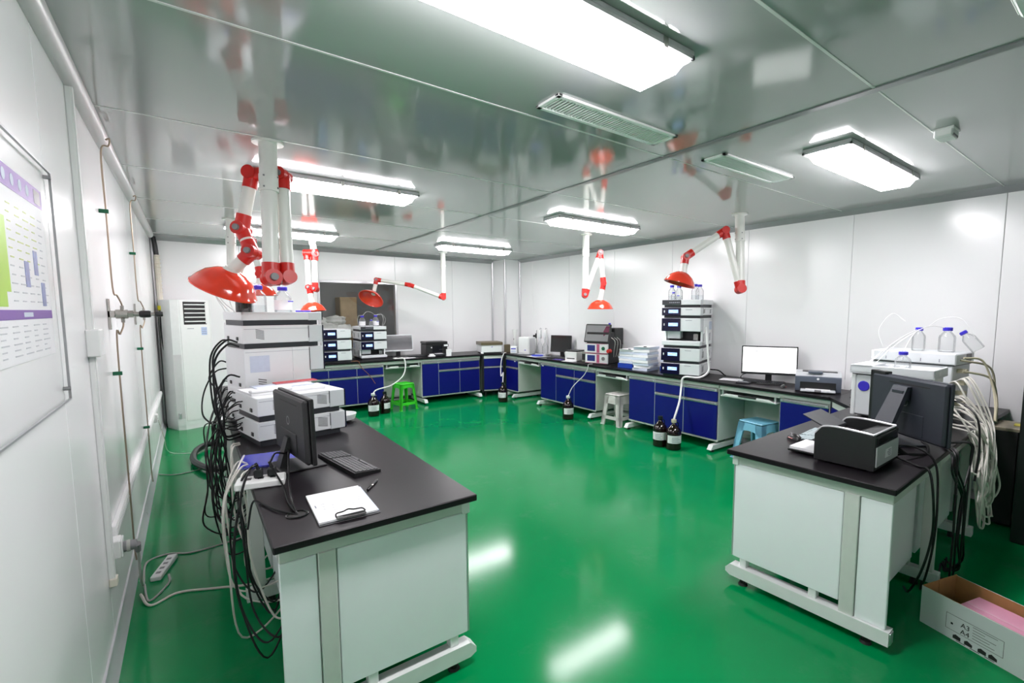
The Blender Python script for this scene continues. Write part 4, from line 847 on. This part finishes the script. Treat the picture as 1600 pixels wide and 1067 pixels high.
# ---- far corner instruments
bi = thing('brown_lid_instrument', 'white analyser with brown lid on the corner worktop', 'instrument', (4.62, 8.13, ZT), R(-14))
part('foot_rail', BLACK, bi, -.18, .20, -.14, .20, 0, .02); part('body', CREAM, bi, -.20, .21, -.155, .22, .021, .155, .012)
M().prism([(-.165, .165), (.23, .165), (.23, .225), (-.14, .225), (-.165, .21)], 0, -.21, .22).obj('lid', BROWNLID, bi); part('lid_joint', CREAM2, bi, -.205, .215, -.158, .225, .155, .166); M().prism([(-.016, .125), (.016, .125), (.016, .142), (0, .118 - .005), (-.016, .142)][:3], 1, -.158, -.154).obj('logo', BLUECAP, bi, False); part('foot_pad', CREAM, bi, -.21, -.16, -.16, -.10, .0, .03, .005)
be = tag(M().box(-.06, .06, -.09, .09, 0, .16, .006).obj('brown_box', BROWNLID, None, True, (4.98, 8.06, ZT + .0), R(-30)), 'brown box beside the brown-lidded analyser', 'box')
sm = thing('controller_box', 'small white controller with blue display at the far corner', 'controller', (4.93, 7.72, ZT), R(-50)); part('case', CREAM, sm, -.06, .07, -.06, .08, .006, .145, .008); part('display', BLUECAP, sm, -.045, .05, -.0615, -.06, .09, .11); part('keypad', PAPERB, sm, -.045, .05, -.0615, -.06, .03, .07)
for x in (-.05, .06): M().cyl((x, 0, 0), (x, 0, .007), .01, n=8).obj('foot', RUBBER, sm)
wbx2 = thing('white_unit', 'plain white rounded box instrument on the right counter in the far corner', 'instrument', (5.12, 7.58, ZT), R(-62)); part('case', WHITEP, wbx2, -.12, .12, -.12, .14, .012, .325, .02); part('badge', BLUECAP, wbx2, .02, .05, -.1215, -.12, .07, .085); part('plinth', CREAM2, wbx2, -.13, .14, -.135, .14, 0, .014, .004)
cyl_ = thing('white_funnel_column', 'white column with flared top behind the white rounded box', 'column', (5.12, 7.98, ZT)); M().lathe([(.05, 0), (.05, .01), (.032, .015), (.032, .33), (.05, .40), (.055, .46), (.05, .46), (.03, .36)], 20).obj('column', WHITEP, cyl_); part('gauge', KNOB, cyl_, -.036, -.028, -.01, .01, .25, .28, .003)
fa = thing('filter_apparatus', 'glass filtration apparatus with two white cylinders on the right counter', 'apparatus', (5.22, 7.20, ZT), R(-70))
part('base', CREAM2, fa, -.12, .12, -.07, .07, 0, .02, .004); M().lathe([(.05, .02), (.055, .1), (.055, .16), (.02, .24), (.02, .30)], 18, (-.05, 0, 0)).obj('flask', GLASS, fa); M().lathe([(.05, .02), (.055, .1), (.055, .16), (.02, .24), (.02, .30)], 18, (.07, 0, 0)).obj('flask', GLASS, fa)
for x in (-.05, .07): M().lathe([(.03, .30), (.036, .31), (.036, .46), (.03, .47)], 16, (x, 0, 0)).obj('white_cup', WHITEP, fa); M().tube([(x, 0, .47), (x + .01, 0, .50), (x + .04, 0, .49)], .004, 5).obj('hose_tail', KNOB, fa)
part('valve_block', BLACK, fa, -.20, -.13, -.02, .02, .33, .37, .006); M().cyl((-.14, 0, .40), (-.14, 0, .31), .014, n=10).obj('valve', BLACK, fa); M().cyl((-.14, .02, 0), (-.14, .02, .46), .006, n=8).obj('rod', STEEL, fa)
pl_ = thing('blue_dish', 'blue round dish on a white sheet on the right counter', 'dish', (4.99, 7.03, ZT)); M().lathe([(.10, .004), (.115, .02), (.11, .022), (.02, .012)], 24).obj('dish', mat('blue_dish_plastic', (.02, .06, .65), .35), pl_); part('white_sheet', PAPER, pl_, -.16, .13, -.16, .12, 0, .004)
mp = thing('receipt_printer', 'small white printer with black top on the right counter', 'printer', (5.05, 6.05, ZT), R(-72), 'printers'); part('case', WHITEP, mp, -.11, .12, -.12, .14, 0, .15, .006); part('top_cover', BLACK, mp, -.105, .115, -.10, .14, .151, .175, .006); part('paper_slot', BLACK, mp, -.07, .08, -.1215, -.119, .035, .05); part('loose_paper', PAPER, mp, -.10, .12, -.24, -.12, 0, .004)
bd = tag(M().box(-.10, .08, -.05, .05, 0, .006, .002).obj('purple_booklet', mat('purple_booklet', (.13, .09, .45), .4), None, True, (4.92, 6.30, ZT), R(-72)), 'purple booklet lying left of the small white printer', 'booklet')
vd = thing('power_supply', 'olive-grey unit with round knobs left of the touch screen instrument', 'instrument', (5.16, 5.74, ZT), R(-80)); part('case', mat('olive_grey', (.28, .29, .24), .5), vd, -.11, .11, -.12, .12, .005, .16, .004); part('panel', BLACK, vd, -.10, .0, -.124, -.12, .03, .13)
for x in (.03, .07): M().cyl((x, -.12, .09), (x, -.145, .09), .018, n=14).obj('knob', STEEL, vd)
for x in (-.09, .09): M().cyl((x, 0, 0), (x, 0, .006), .012, n=8).obj('foot', RUBBER, vd)
tag(M().box(-.05, .05, -.012, .012, 0, .10, .004).obj('small_black_display', BLACK, None, True, (5.20, 5.70, ZT + .1605), R(-72)), 'small black display standing on the olive-grey unit', 'display')
# touch screen instrument
ts = thing('touch_screen_instrument', 'black instrument with tilted touch screen and magenta-trimmed front on the right counter', 'instrument', (4.90, 5.36, ZT), R(-75))
# local: x along the front (0 centre), y into depth
part('base', BLACK, ts, -.20, .24, .0, .46, 0, .02); part('body', BLACK, ts, -.19, .21, .03, .45, .02, .50, .008); part('rear_column', BLACK, ts, .03, .22, .20, .46, .30, .56, .008)
for k, z in enumerate((.025, .18)):
    p = part('front_module', CREAM, ts, -.19, .21, -.005, .03, z, z + .145, .004); part('window', mat('navy_window', (.02, .03, .22), .2), p, -.15, -.01, -.008, -.004, z + .03, z + .12); part('trim', MAGENTA, p, .02, .07, -.008, -.004, z + .01, z + .135)
    for zz in (z, z + .14): part('trim_line', MAGENTA, p, -.185, .205, -.0072, -.0048, zz, zz + .005)
    M().cyl((.14, -.004, z + .075), (.14, -.016, z + .075), .028, n=16).obj('port', CLIPG if k else KNOB, p)
mt = Matrix.Translation((0, .03, .335)) @ Matrix.Rotation(R(-14), 4, 'X')
sc_ = M().box(-.23, .23, -.03, .0, 0, .29, .012).xf(mt).obj('touch_screen', BLACK, ts); M().box(-.205, .205, -.0315, -.029, .022, .268).xf(mt).obj('glass', mat('screen_pale_grey', (.20, .20, .21), .35), sc_)
M().prism([(.12, .10), (.205, .16), (.205, .26), (.15, .26), (.11, .18)], 1, -.0325, -.031).xf(mt).obj('painted_reflection', mat('plum_reflection', (.12, .02, .05), .2), sc_, False)  # plum patch painted on the screen glass in place of a reflection
M().cyl((.235, .03, .22), (.235, -.03, .22), .035, .028, 14).obj('red_knob', RED, ts)
for i in range(3): M().tube([(.215, .10 + .08 * i, .42), (.28, .10 + .08 * i, .36), (.25, .12 + .09 * i, .2), (.225, .16 + .06 * i, .12)], .006, 6).obj('hose', CABG, ts)
M().lathe([(.028, .50), (.030, .51), (.030, .60), (.014, .62)], 14, (.17, .12, 0)).obj('reservoir', GLASS, ts); M().lathe([(.018, .60), (.018, .64)], 12, (.17, .12, 0)).obj('reservoir_cap', BLUECAP, ts)
# paper stacks in blue trays
def pstack(x, y, rz, w, d, n, z, label, tray):
    t = thing('paper_stack', label, 'papers', (x, y, ZT), rz, 'document stacks on the right counter'); zz = 0
    if tray: part('blue_tray', BLUET, t, -w / 2 - .01, w / 2 + .01, -d / 2 - .01, d / 2 + .01, 0, .07, .004); zz = .0705
    for i in range(n):
        hh = z / n; dx, dy = random.uniform(-.015, .015), random.uniform(-.015, .015)
        o = M().box(-w / 2, w / 2, -d / 2, d / 2, 0, hh * .93, .002).obj('sheaf', PAPER if i % 2 else PAPERB, t, True, (dx, dy, zz)); o.rotation_euler = (0, 0, random.uniform(-.09, .09)); zz += hh
    o = M().box(-w / 2, w / 2, -d / 2, d / 2, 0, .002).obj('top_sheet', PAPER, t, False, (.01, -.02, zz)); o.rotation_euler = (0, 0, .06)
    o = M().box(-.02, .02, -.012, .012, 0, .012, .003).obj('binder_clip', BLACK, t, True, (.06, -d / 2 + .02, zz)); return t
pstack(5.09, 4.80, R(-80), .23, .30, 6, .20, 'left paper stack in a blue tray on the right counter', True)
pstack(5.02, 4.46, R(-76), .24, .30, 9, .33, 'tall paper stack next to the tall instrument tower', False)
pstack(5.24, 4.17, R(-80), .20, .26, 4, .12, 'low paper stack in a blue tray against the tall instrument tower', True)
s2 = thing('paper_sheets', 'white sheets left of the bright monitor on the right counter', 'papers', (5.10, 3.20, ZT), R(-72)); part('sheet', PAPER, s2, -.10, .16, -.08, .12, 0, .003); part('sheet', PAPER, s2, -.08, .15, -.10, .10, .0032, .005)
# ================================================================== FUME EXTRACTION ARMS
def sleeve(m, p, q, l, r): p = Vector(p); q = Vector(q); d = (q - p); m.cyl(p, p + d.normalized() * min(l, d.length * .45), r * 1.02, r, 18)
def arm(label, base, pts, r, hood_axis, hr, hh, thin=.9, first_r=1.25):
    t = thing('extraction_arm', label, 'extraction arm', (base[0], base[1], ZC), 0, 'ceiling fume extraction arms')
    o = Vector((base[0], base[1], ZC)); L = [Vector(p) - o for p in pts]; top = Vector((0, 0, 0))
    M().lathe([(r * 2.1, -.012), (r * 2.1, 0)], 20).obj('ceiling_flange', WHITETUBE, t)
    k = (L[0]) * .36
    M().cyl(top, k, r * 1.22, n=22).obj('ceiling_pole', WHITETUBE, t); co = M().cyl(k * .68, k * 1.02, r * 1.30, n=22).obj('collar', WHITETUBE, t)
    for i in range(4):
        a = i * PI / 2 - .6
        for f in (.72, .94):
            c = k * f; M().ball(c + Vector((math.cos(a), math.sin(a), 0)) * r * 1.30, .006, 8).obj('screw', KNOB, co)
    M().cyl(k * .98, L[0], r * 1.1, n=22).obj('drop_tube', WHITETUBE, t)
    view = Vector((-.61, -.79, 0))
    for i in range(len(L)):
        p = L[i]; rr = r * (1.05 if i == 0 else thin); prev = L[i - 1] if i else k
        if i < len(L) - 1:
            nx = L[i + 1]; m = M()
            sleeve(m, p, prev, r * 2.2, rr * 1.16); sleeve(m, p, nx, r * 2.2, rr * 1.13)
            d1 = (prev - p).normalized(); d2 = (nx - p).normalized(); ax = d1.cross(d2)
            ax = ax.normalized() if ax.length > .05 else Vector((.79, -.61, 0))
            m.cyl(p - ax * rr * 1.35, p + ax * rr * 1.35, rr * 1.12, n=18); m.ball(p, rr * 1.17, 14)
            j = m.obj('joint', RED, t)
            s = 1 if i % 2 else -1
            M().cyl(p + ax * s * rr * 1.3, p + ax * s * rr * 1.75, rr * .55, rr * .5, 12).obj('friction_knob', KNOB, j)
            M().cyl(p, nx, r * thin, n=20).obj('arm_tube', WHITETUBE, t)
    e = L[-1]; d = Vector(hood_axis).normalized(); q = L[-2]
    M().lathe([(r * .95, -.02), (r * 1.05, .0), (r * 1.3, .006)], 20, e, d).obj('hood_neck', WHITETUBE, t)
    prof = [(r * 1.2, 0), (hr * .45, hh * .10), (hr * .72, hh * .36), (hr * .90, hh * .70), (hr * .98, hh * .95), (hr * 1.02, hh), (hr * 1.02, hh + .008), (hr * .965, hh + .004), (hr * .87, hh * .72), (hr * .70, hh * .40), (hr * .44, hh * .15), (r, .008)]
    M().lathe(prof, 32, e, d, False, False).obj('hood', ORANGE, t)
    return t
RT = Vector((.79, -.61, 0)); UPv = Vector((0, 0, 1))
def hax(lft, dn, tow=0): return tuple(RT * lft - UPv * dn + Vector((-.61, -.79, 0)) * tow)
arm('nearest and largest red and white extraction arm above the left bench tower', (.44, 3.468), [(.412, 3.40, 1.852), (.503, 3.415, 1.857), (.515, 3.50, 2.50), (.365, 3.615, 2.51), (.2925, 3.635, 2.165), (.338, 3.585, 2.02), (.228, 3.65, 1.905)], .041, hax(-.46, .9, -.05), .185, .13, .90)
arm('second extraction arm, half hidden behind the nearest one', (.428, 6.559), [(.394, 6.491, 1.87), (.598, 6.402, 2.44), (.662, 6.308, 2.06), (.648, 6.302, 1.95)], .038, hax(0, 1), .17, .12)
a3 = arm('folded extraction arm left of the back window', (1.432, 7.523), [(1.455, 7.50, 2.45), (1.435, 7.455, 1.96), (1.37, 7.50, 1.98), (1.385, 7.46, 1.77)], .040, hax(.1, 1), .17, .12)
m = M().cyl((-.065, .035, -.23), (-.072, -.02, -.70), .034, n=18); m.obj('arm_tube', WHITETUBE, a3)
M().cyl((-.10, .05, -.215), (.06, -.05, -.215), .05, n=18).cyl((-.065, .035, -.215), (-.067, .02, -.31), .042, n=18).obj('joint', RED, a3)
arm('stretched extraction arm reaching over the window instrument stack', (3.59, 7.918), [(3.554, 7.852, 1.884), (3.05, 8.11, 2.10), (2.57, 8.37, 2.182), (2.515, 8.385, 1.94)], .036, hax(-.15, .72, .62), .205, .11)
arm('folded extraction arm with hood over the touch screen instrument', (4.285, 4.895), [(4.226, 4.845, 1.868), (4.423, 4.763, 2.43), (4.435, 4.708, 2.02), (4.39, 4.72, 1.80)], .037, hax(0, 1), .172, .115)
arm('extraction arm bending towards the tall tower on the right counter', (4.68, 2.878), [(4.64, 2.815, 1.885), (4.545, 2.965, 2.50), (4.20, 3.195, 2.225), (4.165, 3.20, 2.06)], .040, hax(-.28, .95, 0), .165, .12)
# ================================================================== LEFT WALL FITTINGS
WX = XL
bdw = thing('display_board', 'clear acrylic board screwed to the left wall over the poster', 'board', (WX + .002, 0, 0))
part('sheet', ACRYL, bdw, .012, .016, 1.30, 2.435, 1.33, 2.13)
for y in (1.33, 2.405):
    for z in (1.36, 2.10): M().cyl((.0, y + .015, z + .01), (.02, y + .015, z + .01), .007, n=8).obj('stand_off', KNOB, bdw)
m = M().box(.011, .018, 2.430, 2.437, 1.33, 2.13).box(.011, .018, 1.30, 2.437, 2.125, 2.132).box(.011, .018, 1.30, 2.437, 1.328, 1.334); m.obj('edge', COVE, bdw)
ps_ = thing('wall_poster', 'white wall poster with purple bands and lime column on the left wall', 'poster', (WX, 0, 0))
x0 = .0035; PINK_ = mat('pale_print', (.55, .56, .60), .6)
part('sheet', PAPER, ps_, .001, .003, 1.35, 2.352, 1.505, 2.05)
def pz(nm, m, y0, y1, z0, z1, k=1): return part(nm, m, ps_, .003, x0 + .0004 * k, y0, y1, z0, z1)
pz('header_band', PURPLE, 1.35, 2.35, 1.985, 2.045); pz('lime_column', LIME, 1.35, 1.86, 1.66, 1.98); pz('purple_tab', PURPLE, 1.35, 1.86, 1.90, 1.975, 2); pz('lower_band', PURPLE, 1.35, 2.35, 1.625, 1.652)
pz('lime_wedge', LIME, 1.86, 1.90, 1.70, 1.90)
for y in (1.93, 2.01, 2.09, 2.17): M().lathe([(.017, 0), (.017, .001)], 16, (x0, y, 2.015), (1, 0, 0)).obj('header_icon', PAPERB, ps_)
pz('header_block', DARKB, 2.25, 2.33, 1.993, 2.037, 2); pz('band_text', PAPERB, 2.0, 2.10, 1.632, 1.645, 2)
for y, z in ((2.06, 1.72), (2.17, 1.76), (2.24, 1.665)): pz('photo', BLUEIMG, y, y + .045, z, z + .075, 2)
for i in range(12):
    for j in range(5):
        y = 1.92 + j * .085 + (i % 2) * .008
        pz('text_line', YELTXT if (i > 4 and j < 4) else PINK_, y, y + random.uniform(.03, .06), 1.675 + i * .024, 1.6785 + i * .024, 1)
for i in range(6):
    for j in range(7): y = 1.55 + j * .11; pz('text_line', PINK_, y, y + random.uniform(.03, .08), 1.525 + i * .016, 1.5285 + i * .016, 1)
# vertical trunking with junction box
tk = thing('cable_trunking', 'white vertical cable trunking with junction box on the left wall', 'trunking', (WX, 3.035, 0))
part('upper_duct', WHITEP, tk, 0, .022, -.022, .022, 1.56, 2.66, .003); part('upper_cover', WHITEP, tk, .021, .026, -.016, .016, 1.56, 2.66, .002); part('lower_duct', WHITEP, tk, 0, .020, -.020, .020, .36, 1.44, .003); part('lower_cover', WHITEP, tk, .019, .024, -.014, .014, .36, 1.44, .002); part('junction_box', WHITEP, tk, 0, .05, -.06, .06, 1.44, 1.565, .005); part('end_cap', INSUL, tk, 0, .03, -.028, .028, .33, .37, .004)
ht = thing('cable_trunking', 'white horizontal trunking low along the left wall', 'trunking', (WX, 0, 0)); part('duct', WHITEP, ht, 0, .022, 3.20, 8.35, .50, .56, .003); part('cover', WHITEP, ht, .021, .026, 3.20, 8.35, .51, .55, .002); part('ridge', SEAM, ht, .025, .028, 3.20, 8.35, .527, .533)
def outlet(y, z, label):
    t = thing('wall_socket', label, 'socket', (WX, y, z), 0, 'wall sockets'); part('back_box', WHITEP, t, 0, .04, -.045, .045, -.045, .045, .004); part('face_plate', WHITEP, t, .04, .048, -.043, .043, -.043, .043, .004); part('slots', DARKB, t, .0482, .0488, -.012, .012, -.01, .004); return t
outlet(3.15, .47, 'white wall socket with grey plug under the near trunking'); outlet(6.60, .50, 'white wall socket on the far part of the low trunking')
pg = thing('power_plug', 'grey round plug in the near wall socket', 'plug', (WX + .049, 3.15, .465)); M().cyl((0, 0, 0), (.05, 0, 0), .028, .024, 16).obj('body', KNOB, pg); M().cyl((.05, 0, 0), (.05, .03, -.05), .016, .012, 10).obj('cable_boot', KNOB, pg); M().lathe([(.03, 0), (.03, .014)], 16, (.012, 0, 0), (1, 0, 0)).obj('collar', CABG, pg)
def gasline(y, zr, clips, label, lab2, s=1.0):
    t = thing('gas_line', label, 'pipe', (WX, y, 0), 0, 'gas lines on the left wall')
    M().tube([(.055, -.01, ZC - .06), (.070, 0, ZC - .05), (.064, 0, ZC - .09), (.03, 0, ZC - .13), (.03, 0, 2.2), (.03, 0, zr + .16), (.045, .02, zr + .11), (.06, .04, zr + .06), (.06, .04, zr + .03)], .0045, 8).obj('upper_tube', COPPER, t)
    M().tube([(.06, .04, zr - .03), (.06, .04, zr - .07), (.045, .02, zr - .12), (.03, 0, zr - .17), (.03, 0, .6), (.03, 0, .22), (.035, -.005, .12)], .0045, 8).obj('lower_tube', COPPER, t)
    for z in clips: cl_ = part('pipe_clip', CLIPG, t, 0, .042, -.010, .010, z - .011, z + .011, .002)
    g = thing('gas_regulator', lab2, 'regulator', (WX, y + .04, zr), 0, 'gas regulators on the left wall')
    part('bracket', STEEL, g, 0, .012, -.055, -.02, -.09, .09, .002); part('bracket_arm', STEEL, g, .0, .03, -.055, .03, -.02, .02, .002)
    M().cyl((.03, 0, 0), (.085, 0, 0), .028, n=16).obj('body', STEEL, g); M().cyl((.085, 0, 0), (.11, 0, 0), .022, n=6).obj('hex_nut', STEEL, g); M().cyl((.11, 0, 0), (.135, 0, 0), .014, n=12).obj('stem', STEEL, g)
    M().lathe([(.016, 0), (.022, .01), (.022, .045), (.019, .055)], 14, (.135, 0, 0), (1, 0, 0)).obj('knob', BLACK, g)
    for sz in (-1, 1): M().cyl((.06, 0, sz * .024), (.06, 0, sz * .05), .010, n=8).obj('fitting', STEEL, g)
    M().cyl((.0, 0, 0), (.03, 0, 0), .02, n=12).obj('mount', BLACK, g)
gasline(3.80, 1.63, (2.22, 1.28), 'nearer copper gas line with green clips on the left wall', 'nearer steel gas regulator with black knob on the left wall')
gasline(5.50, 1.62, (2.14, 1.32, .62), 'farther thin gas line with green clips on the left wall', 'farther gas regulator with black knob on the left wall')
# ================================================================== CABLES
GZ = .006
fs = thing('power_strip', 'white power strip lying on the green floor by the left wall', 'power strip', (-.215, 3.83, 0), math.atan2(.28, .075)); part('case', WHITEP, fs, -.15, .15, -.028, .028, 0, .03, .005)
for i in range(4): part('socket', KNOB, fs, -.11 + i * .06, -.085 + i * .06, -.012, .012, .03, .0312)
gF = 'cords on the floor by the left wall'
cable('floor_cord', 'grey cord from the wall socket past the floor power strip to the bench', [(WX + .10, 3.18, .41), (WX + .09, 3.30, .20), (-.36 + .06, 3.60, .05), (-.31, 3.99, GZ), (-.20, 4.05, GZ), (-.08, 3.98, GZ), (.11, 4.0, GZ), (.28, 3.99, .05), (.3, 4.0, .2)], .006, CABG, group=gF)
cable('floor_cord', 'grey cord curling in front of the floor power strip', [(-.30, 3.62, .03), (-.27, 3.44, GZ), (-.19, 3.60, GZ), (-.19, 3.70, GZ + .01)], .006, CABG, group=gF)
cable('floor_cord', 'long pale cord crossing the floor under the left bench', [(-.31, 3.50, .03), (-.26, 3.38, GZ), (-.14, 3.44, GZ), (.04, 3.36, GZ), (.23, 3.28, GZ), (.42, 3.30, .03), (.45, 3.3, .2)], .007, CABW, group=gF)
cable('floor_cord', 'thin dark cord across the floor at mid left', [(-.33, 6.13, GZ), (-.17, 6.02, GZ), (.12, 6.12, GZ), (.35, 6.2, GZ)], .005, CABG, group=gF)
cable('floor_cord', 'thin pale cord from the far wall socket along the floor', [(WX + .05, 6.60, .48), (WX + .08, 6.75, .25), (-.27, 7.0, .02), (-.06, 6.85, GZ), (.13, 7.1, GZ), (.3, 7.0, GZ)], .004, CABW, group=gF)
cable('black_hose', 'thick black corrugated hose looped on the floor behind the left bench', [(.22, 6.85, .05), (.08, 6.99, .05), (-.03, 6.70, .05), (-.04, 6.25, .05), (.10, 5.85, .05), (.30, 5.8, .06)], .032, BLACK, 'hose')
rnd = random.Random(3)
# black tangle hanging behind the left bench instruments
lines = []
for i in range(22):
    y0 = rnd.choice((3.55, 3.62, 3.95, 4.05, 4.15, 4.7, 4.85)) + rnd.uniform(-.06, .06); z0 = rnd.choice((.90, .93, .96, 1.0, 1.05, 1.1)) + rnd.uniform(-.03, .03)
    xh = rnd.uniform(.03, .165); yh = rnd.uniform(3.55, 4.35); zl = rnd.uniform(.12, .55)
    lines.append([(.235, y0, z0), (.19, y0 - .02, z0 - .01), (.14 + rnd.uniform(-.05, .02), (y0 + yh) / 2, max(z0 - rnd.uniform(.1, .35), .9)), (xh, yh + rnd.uniform(-.08, .08), .78), (xh + rnd.uniform(-.04, .03), yh + rnd.uniform(-.08, .08), (zl + .78) / 2), (xh + rnd.uniform(-.04, .04), yh + rnd.uniform(-.1, .1), zl), (.16, yh + rnd.uniform(-.2, .2), max(.03, zl - .10)), (.30, yh, max(.05, zl - .02))])
tangle('cable_tangle', 'dense tangle of black cables hanging behind the left bench towers', lines, .0045, CABB, 'cables', 6)
lines = []
for i in range(5):
    y0 = rnd.choice((3.6, 4.1, 4.8)) + rnd.uniform(-.08, .08); z0 = rnd.uniform(1.2, 1.5)
    lines.append([(.235, y0, z0), (.17, y0, z0 + .01), (.10, y0 + .02, z0 - .12), (.10 + rnd.uniform(-.03, .04), y0 + rnd.uniform(-.05, .05), 1.0), (.14, y0 + .05, ZT + .02), (.22, y0 + .1, ZT + .012)])
lines.append([(.24, 4.75, 1.18), (.14, 4.75, 1.15), (.06, 4.70, 1.0), (.04, 4.55, .85), (.10, 4.4, .78)])
tangle('cable_tangle', 'black power leads plugged into the rear of the left bench towers', lines, .006, CABB, 'cables', 6)
lines = []
for i in range(6):
    yh = rnd.uniform(2.5, 3.6); xh = rnd.uniform(.06, .17); zl = rnd.uniform(.02, .25)
    lines.append([(.20, yh + rnd.uniform(.0, .3), ZT + .01), (.155, yh + .05, ZT + .01), (xh, yh, .70), (xh + rnd.uniform(-.03, .05), yh + rnd.uniform(-.1, .1), .42), (xh + rnd.uniform(0, .1), yh + rnd.uniform(-.15, .1), zl), (.32, yh + rnd.uniform(-.3, .1), zl + .06), (.36, yh, .3)])
tangle('cable_tangle', 'pale cables hanging from the wall side of the left bench', lines, .005, CABW, 'cables', 6)
lines = []
for i in range(7):
    yh = rnd.uniform(2.35, 3.0); xh = rnd.uniform(.08, .165)
    lines.append([(.215, 2.58, ZT + .10), (.18, 2.55, ZT + .09), (.135, yh * .4 + 2.5 * .6, .80), (xh, yh * .7 + 2.5 * .3, .55), (xh + .02, yh, .28), (xh + .10, yh - .1, rnd.uniform(.03, .2)), (.33, yh, .25)])
lines += [[(.27, 2.60, ZT + .10), (.30, 2.66, ZT + .12), (.36, 2.75, ZT + .09), (.37, 2.78, ZT + .15)], [(.27, 2.58, ZT + .08), (.30, 2.45, ZT + .012), (.29, 2.25, ZT + .008), (.30, 2.11, ZT + .004), (.30, 2.10, ZT - .03)], [(.30, 2.11, ZT + .0), (.295, 2.2, ZT + .04), (.33, 2.5, ZT + .05), (.37, 2.76, ZT + .10)], [(.30, 2.10, ZT + .0), (.24, 2.18, ZT + .008), (.20, 2.30, ZT + .006), (.17, 2.35, ZT + .002), (.15, 2.4, .7)]]
tangle('cable_tangle', 'black leads around the power strip and grommet on the left bench', lines, .0044, CABB, 'cables', 6)
# right bench bundles (they hang on the near long side, y about .66)
lines = []
for i in range(20):
    x0 = rnd.uniform(3.95, 4.55); z0 = ZT + rnd.choice((.02, .10, .18, .30)); xl = rnd.uniform(3.72, 4.35); zl = rnd.uniform(.22, .55)
    lines.append([(x0 + .15, .95, z0), (x0 + .05, .86, z0 + .01), (x0 - .02, .72, ZT + rnd.uniform(0, .06)), (xl + .05, .655 + rnd.uniform(-.03, .03), .66), (xl + rnd.uniform(-.08, .08), .64 + rnd.uniform(-.03, .03), zl + .08), (xl + rnd.uniform(-.05, .12), .64, zl), (xl + rnd.uniform(.02, .15), .66, zl + .10), (xl + rnd.uniform(-.02, .12), .69, .68), (x0, .75, ZT + .03)])
tangle('cable_tangle', 'big bundle of white cables hanging off the right bench', lines, .0062, CABW, 'cables', 6)
lines = []
for i in range(6):
    x0 = rnd.uniform(3.35, 3.8); xl = rnd.uniform(3.15, 3.55)
    lines.append([(3.75 + rnd.uniform(0, .3), .88, ZT + .05), (3.62, .80, ZT + .02), (x0, .70, ZT + .008), (x0 - .03, .685, .74), (xl + .12, .67, .55), (xl + .10 + rnd.uniform(-.05, .05), .665, .32), (xl + .14 + rnd.uniform(-.05, .1), .68, rnd.uniform(.05, .12)), (xl + .26 + rnd.uniform(-.05, .1), .76, GZ), (xl + .40, .80, GZ)])
for i in range(4):
    lines.append([(3.04, .90, ZT + .02 + .03 * i), (3.12, .84, ZT + .03), (3.3, .80, ZT + .006), (3.45, .83, ZT + .006 + .004 * i), (3.6, .9, ZT + .006)])
lines += [[(3.05, .90, ZT + .08), (3.10, .80, ZT + .08), (3.08, .705, ZT + .02), (3.02, .67, .66), (2.98, .665, .45), (3.05, .70, .25), (3.30, .78, .03), (3.5, .82, GZ), (3.6, .84, GZ)], [(3.05, .88, ZT + .02), (3.0, .76, ZT + .006), (2.96, .70, ZT + .004), (2.95, .672, .70), (2.97, .67, .5), (2.96, .70, .3), (3.08, .78, .1), (3.3, .86, GZ)]]
lines += [[(4.05, .92, 1.05), (3.98, .80, 1.05), (3.90, .70, .98), (3.86, .67, .80), (3.80, .67, .6)]]
tangle('cable_tangle', 'black cables trailing off the right bench behind the printer', lines, .006, CABB, 'cables', 6)
for i, (x, z) in enumerate(((4.12, .50), (4.0, .43))): M().cyl((0, 0, 0), (0, 0, .02), .03, n=10)
lines = [[(4.60, .93, 1.30), (4.70, .84, 1.28), (4.74, .78, 1.1), (4.66, .74, .95), (4.55, .72, .86)], [(4.60, .93, 1.2), (4.75, .80, 1.15), (4.80, .76, 1.0), (4.6, .72, .85)], [(4.62, .95, 1.28), (4.85, .82, 1.22), (4.86, .78, 1.02), (4.7, .74, .9)]]
tangle('cable_tangle', 'beige leads plugged into the rear of the cream instruments', lines, .008, BEIGE, 'cables', 6)
cable('loose_cable', 'black cord curling behind the bright monitor', [(5.22, 2.98, ZT + .10), (5.20, 3.08, ZT + .07), (5.18, 3.09, ZT + .02), (5.24, 2.98, ZT + .01), (5.3, 2.86, ZT + .012)], .005, CABB)
cable('loose_cable', 'black cord behind the tall tower on the right counter', [(5.30, 3.62, ZT + .07), (5.36, 3.52, ZT + .06), (5.37, 3.45, ZT + .015), (5.33, 3.40, ZT + .01)], .008, CABB)
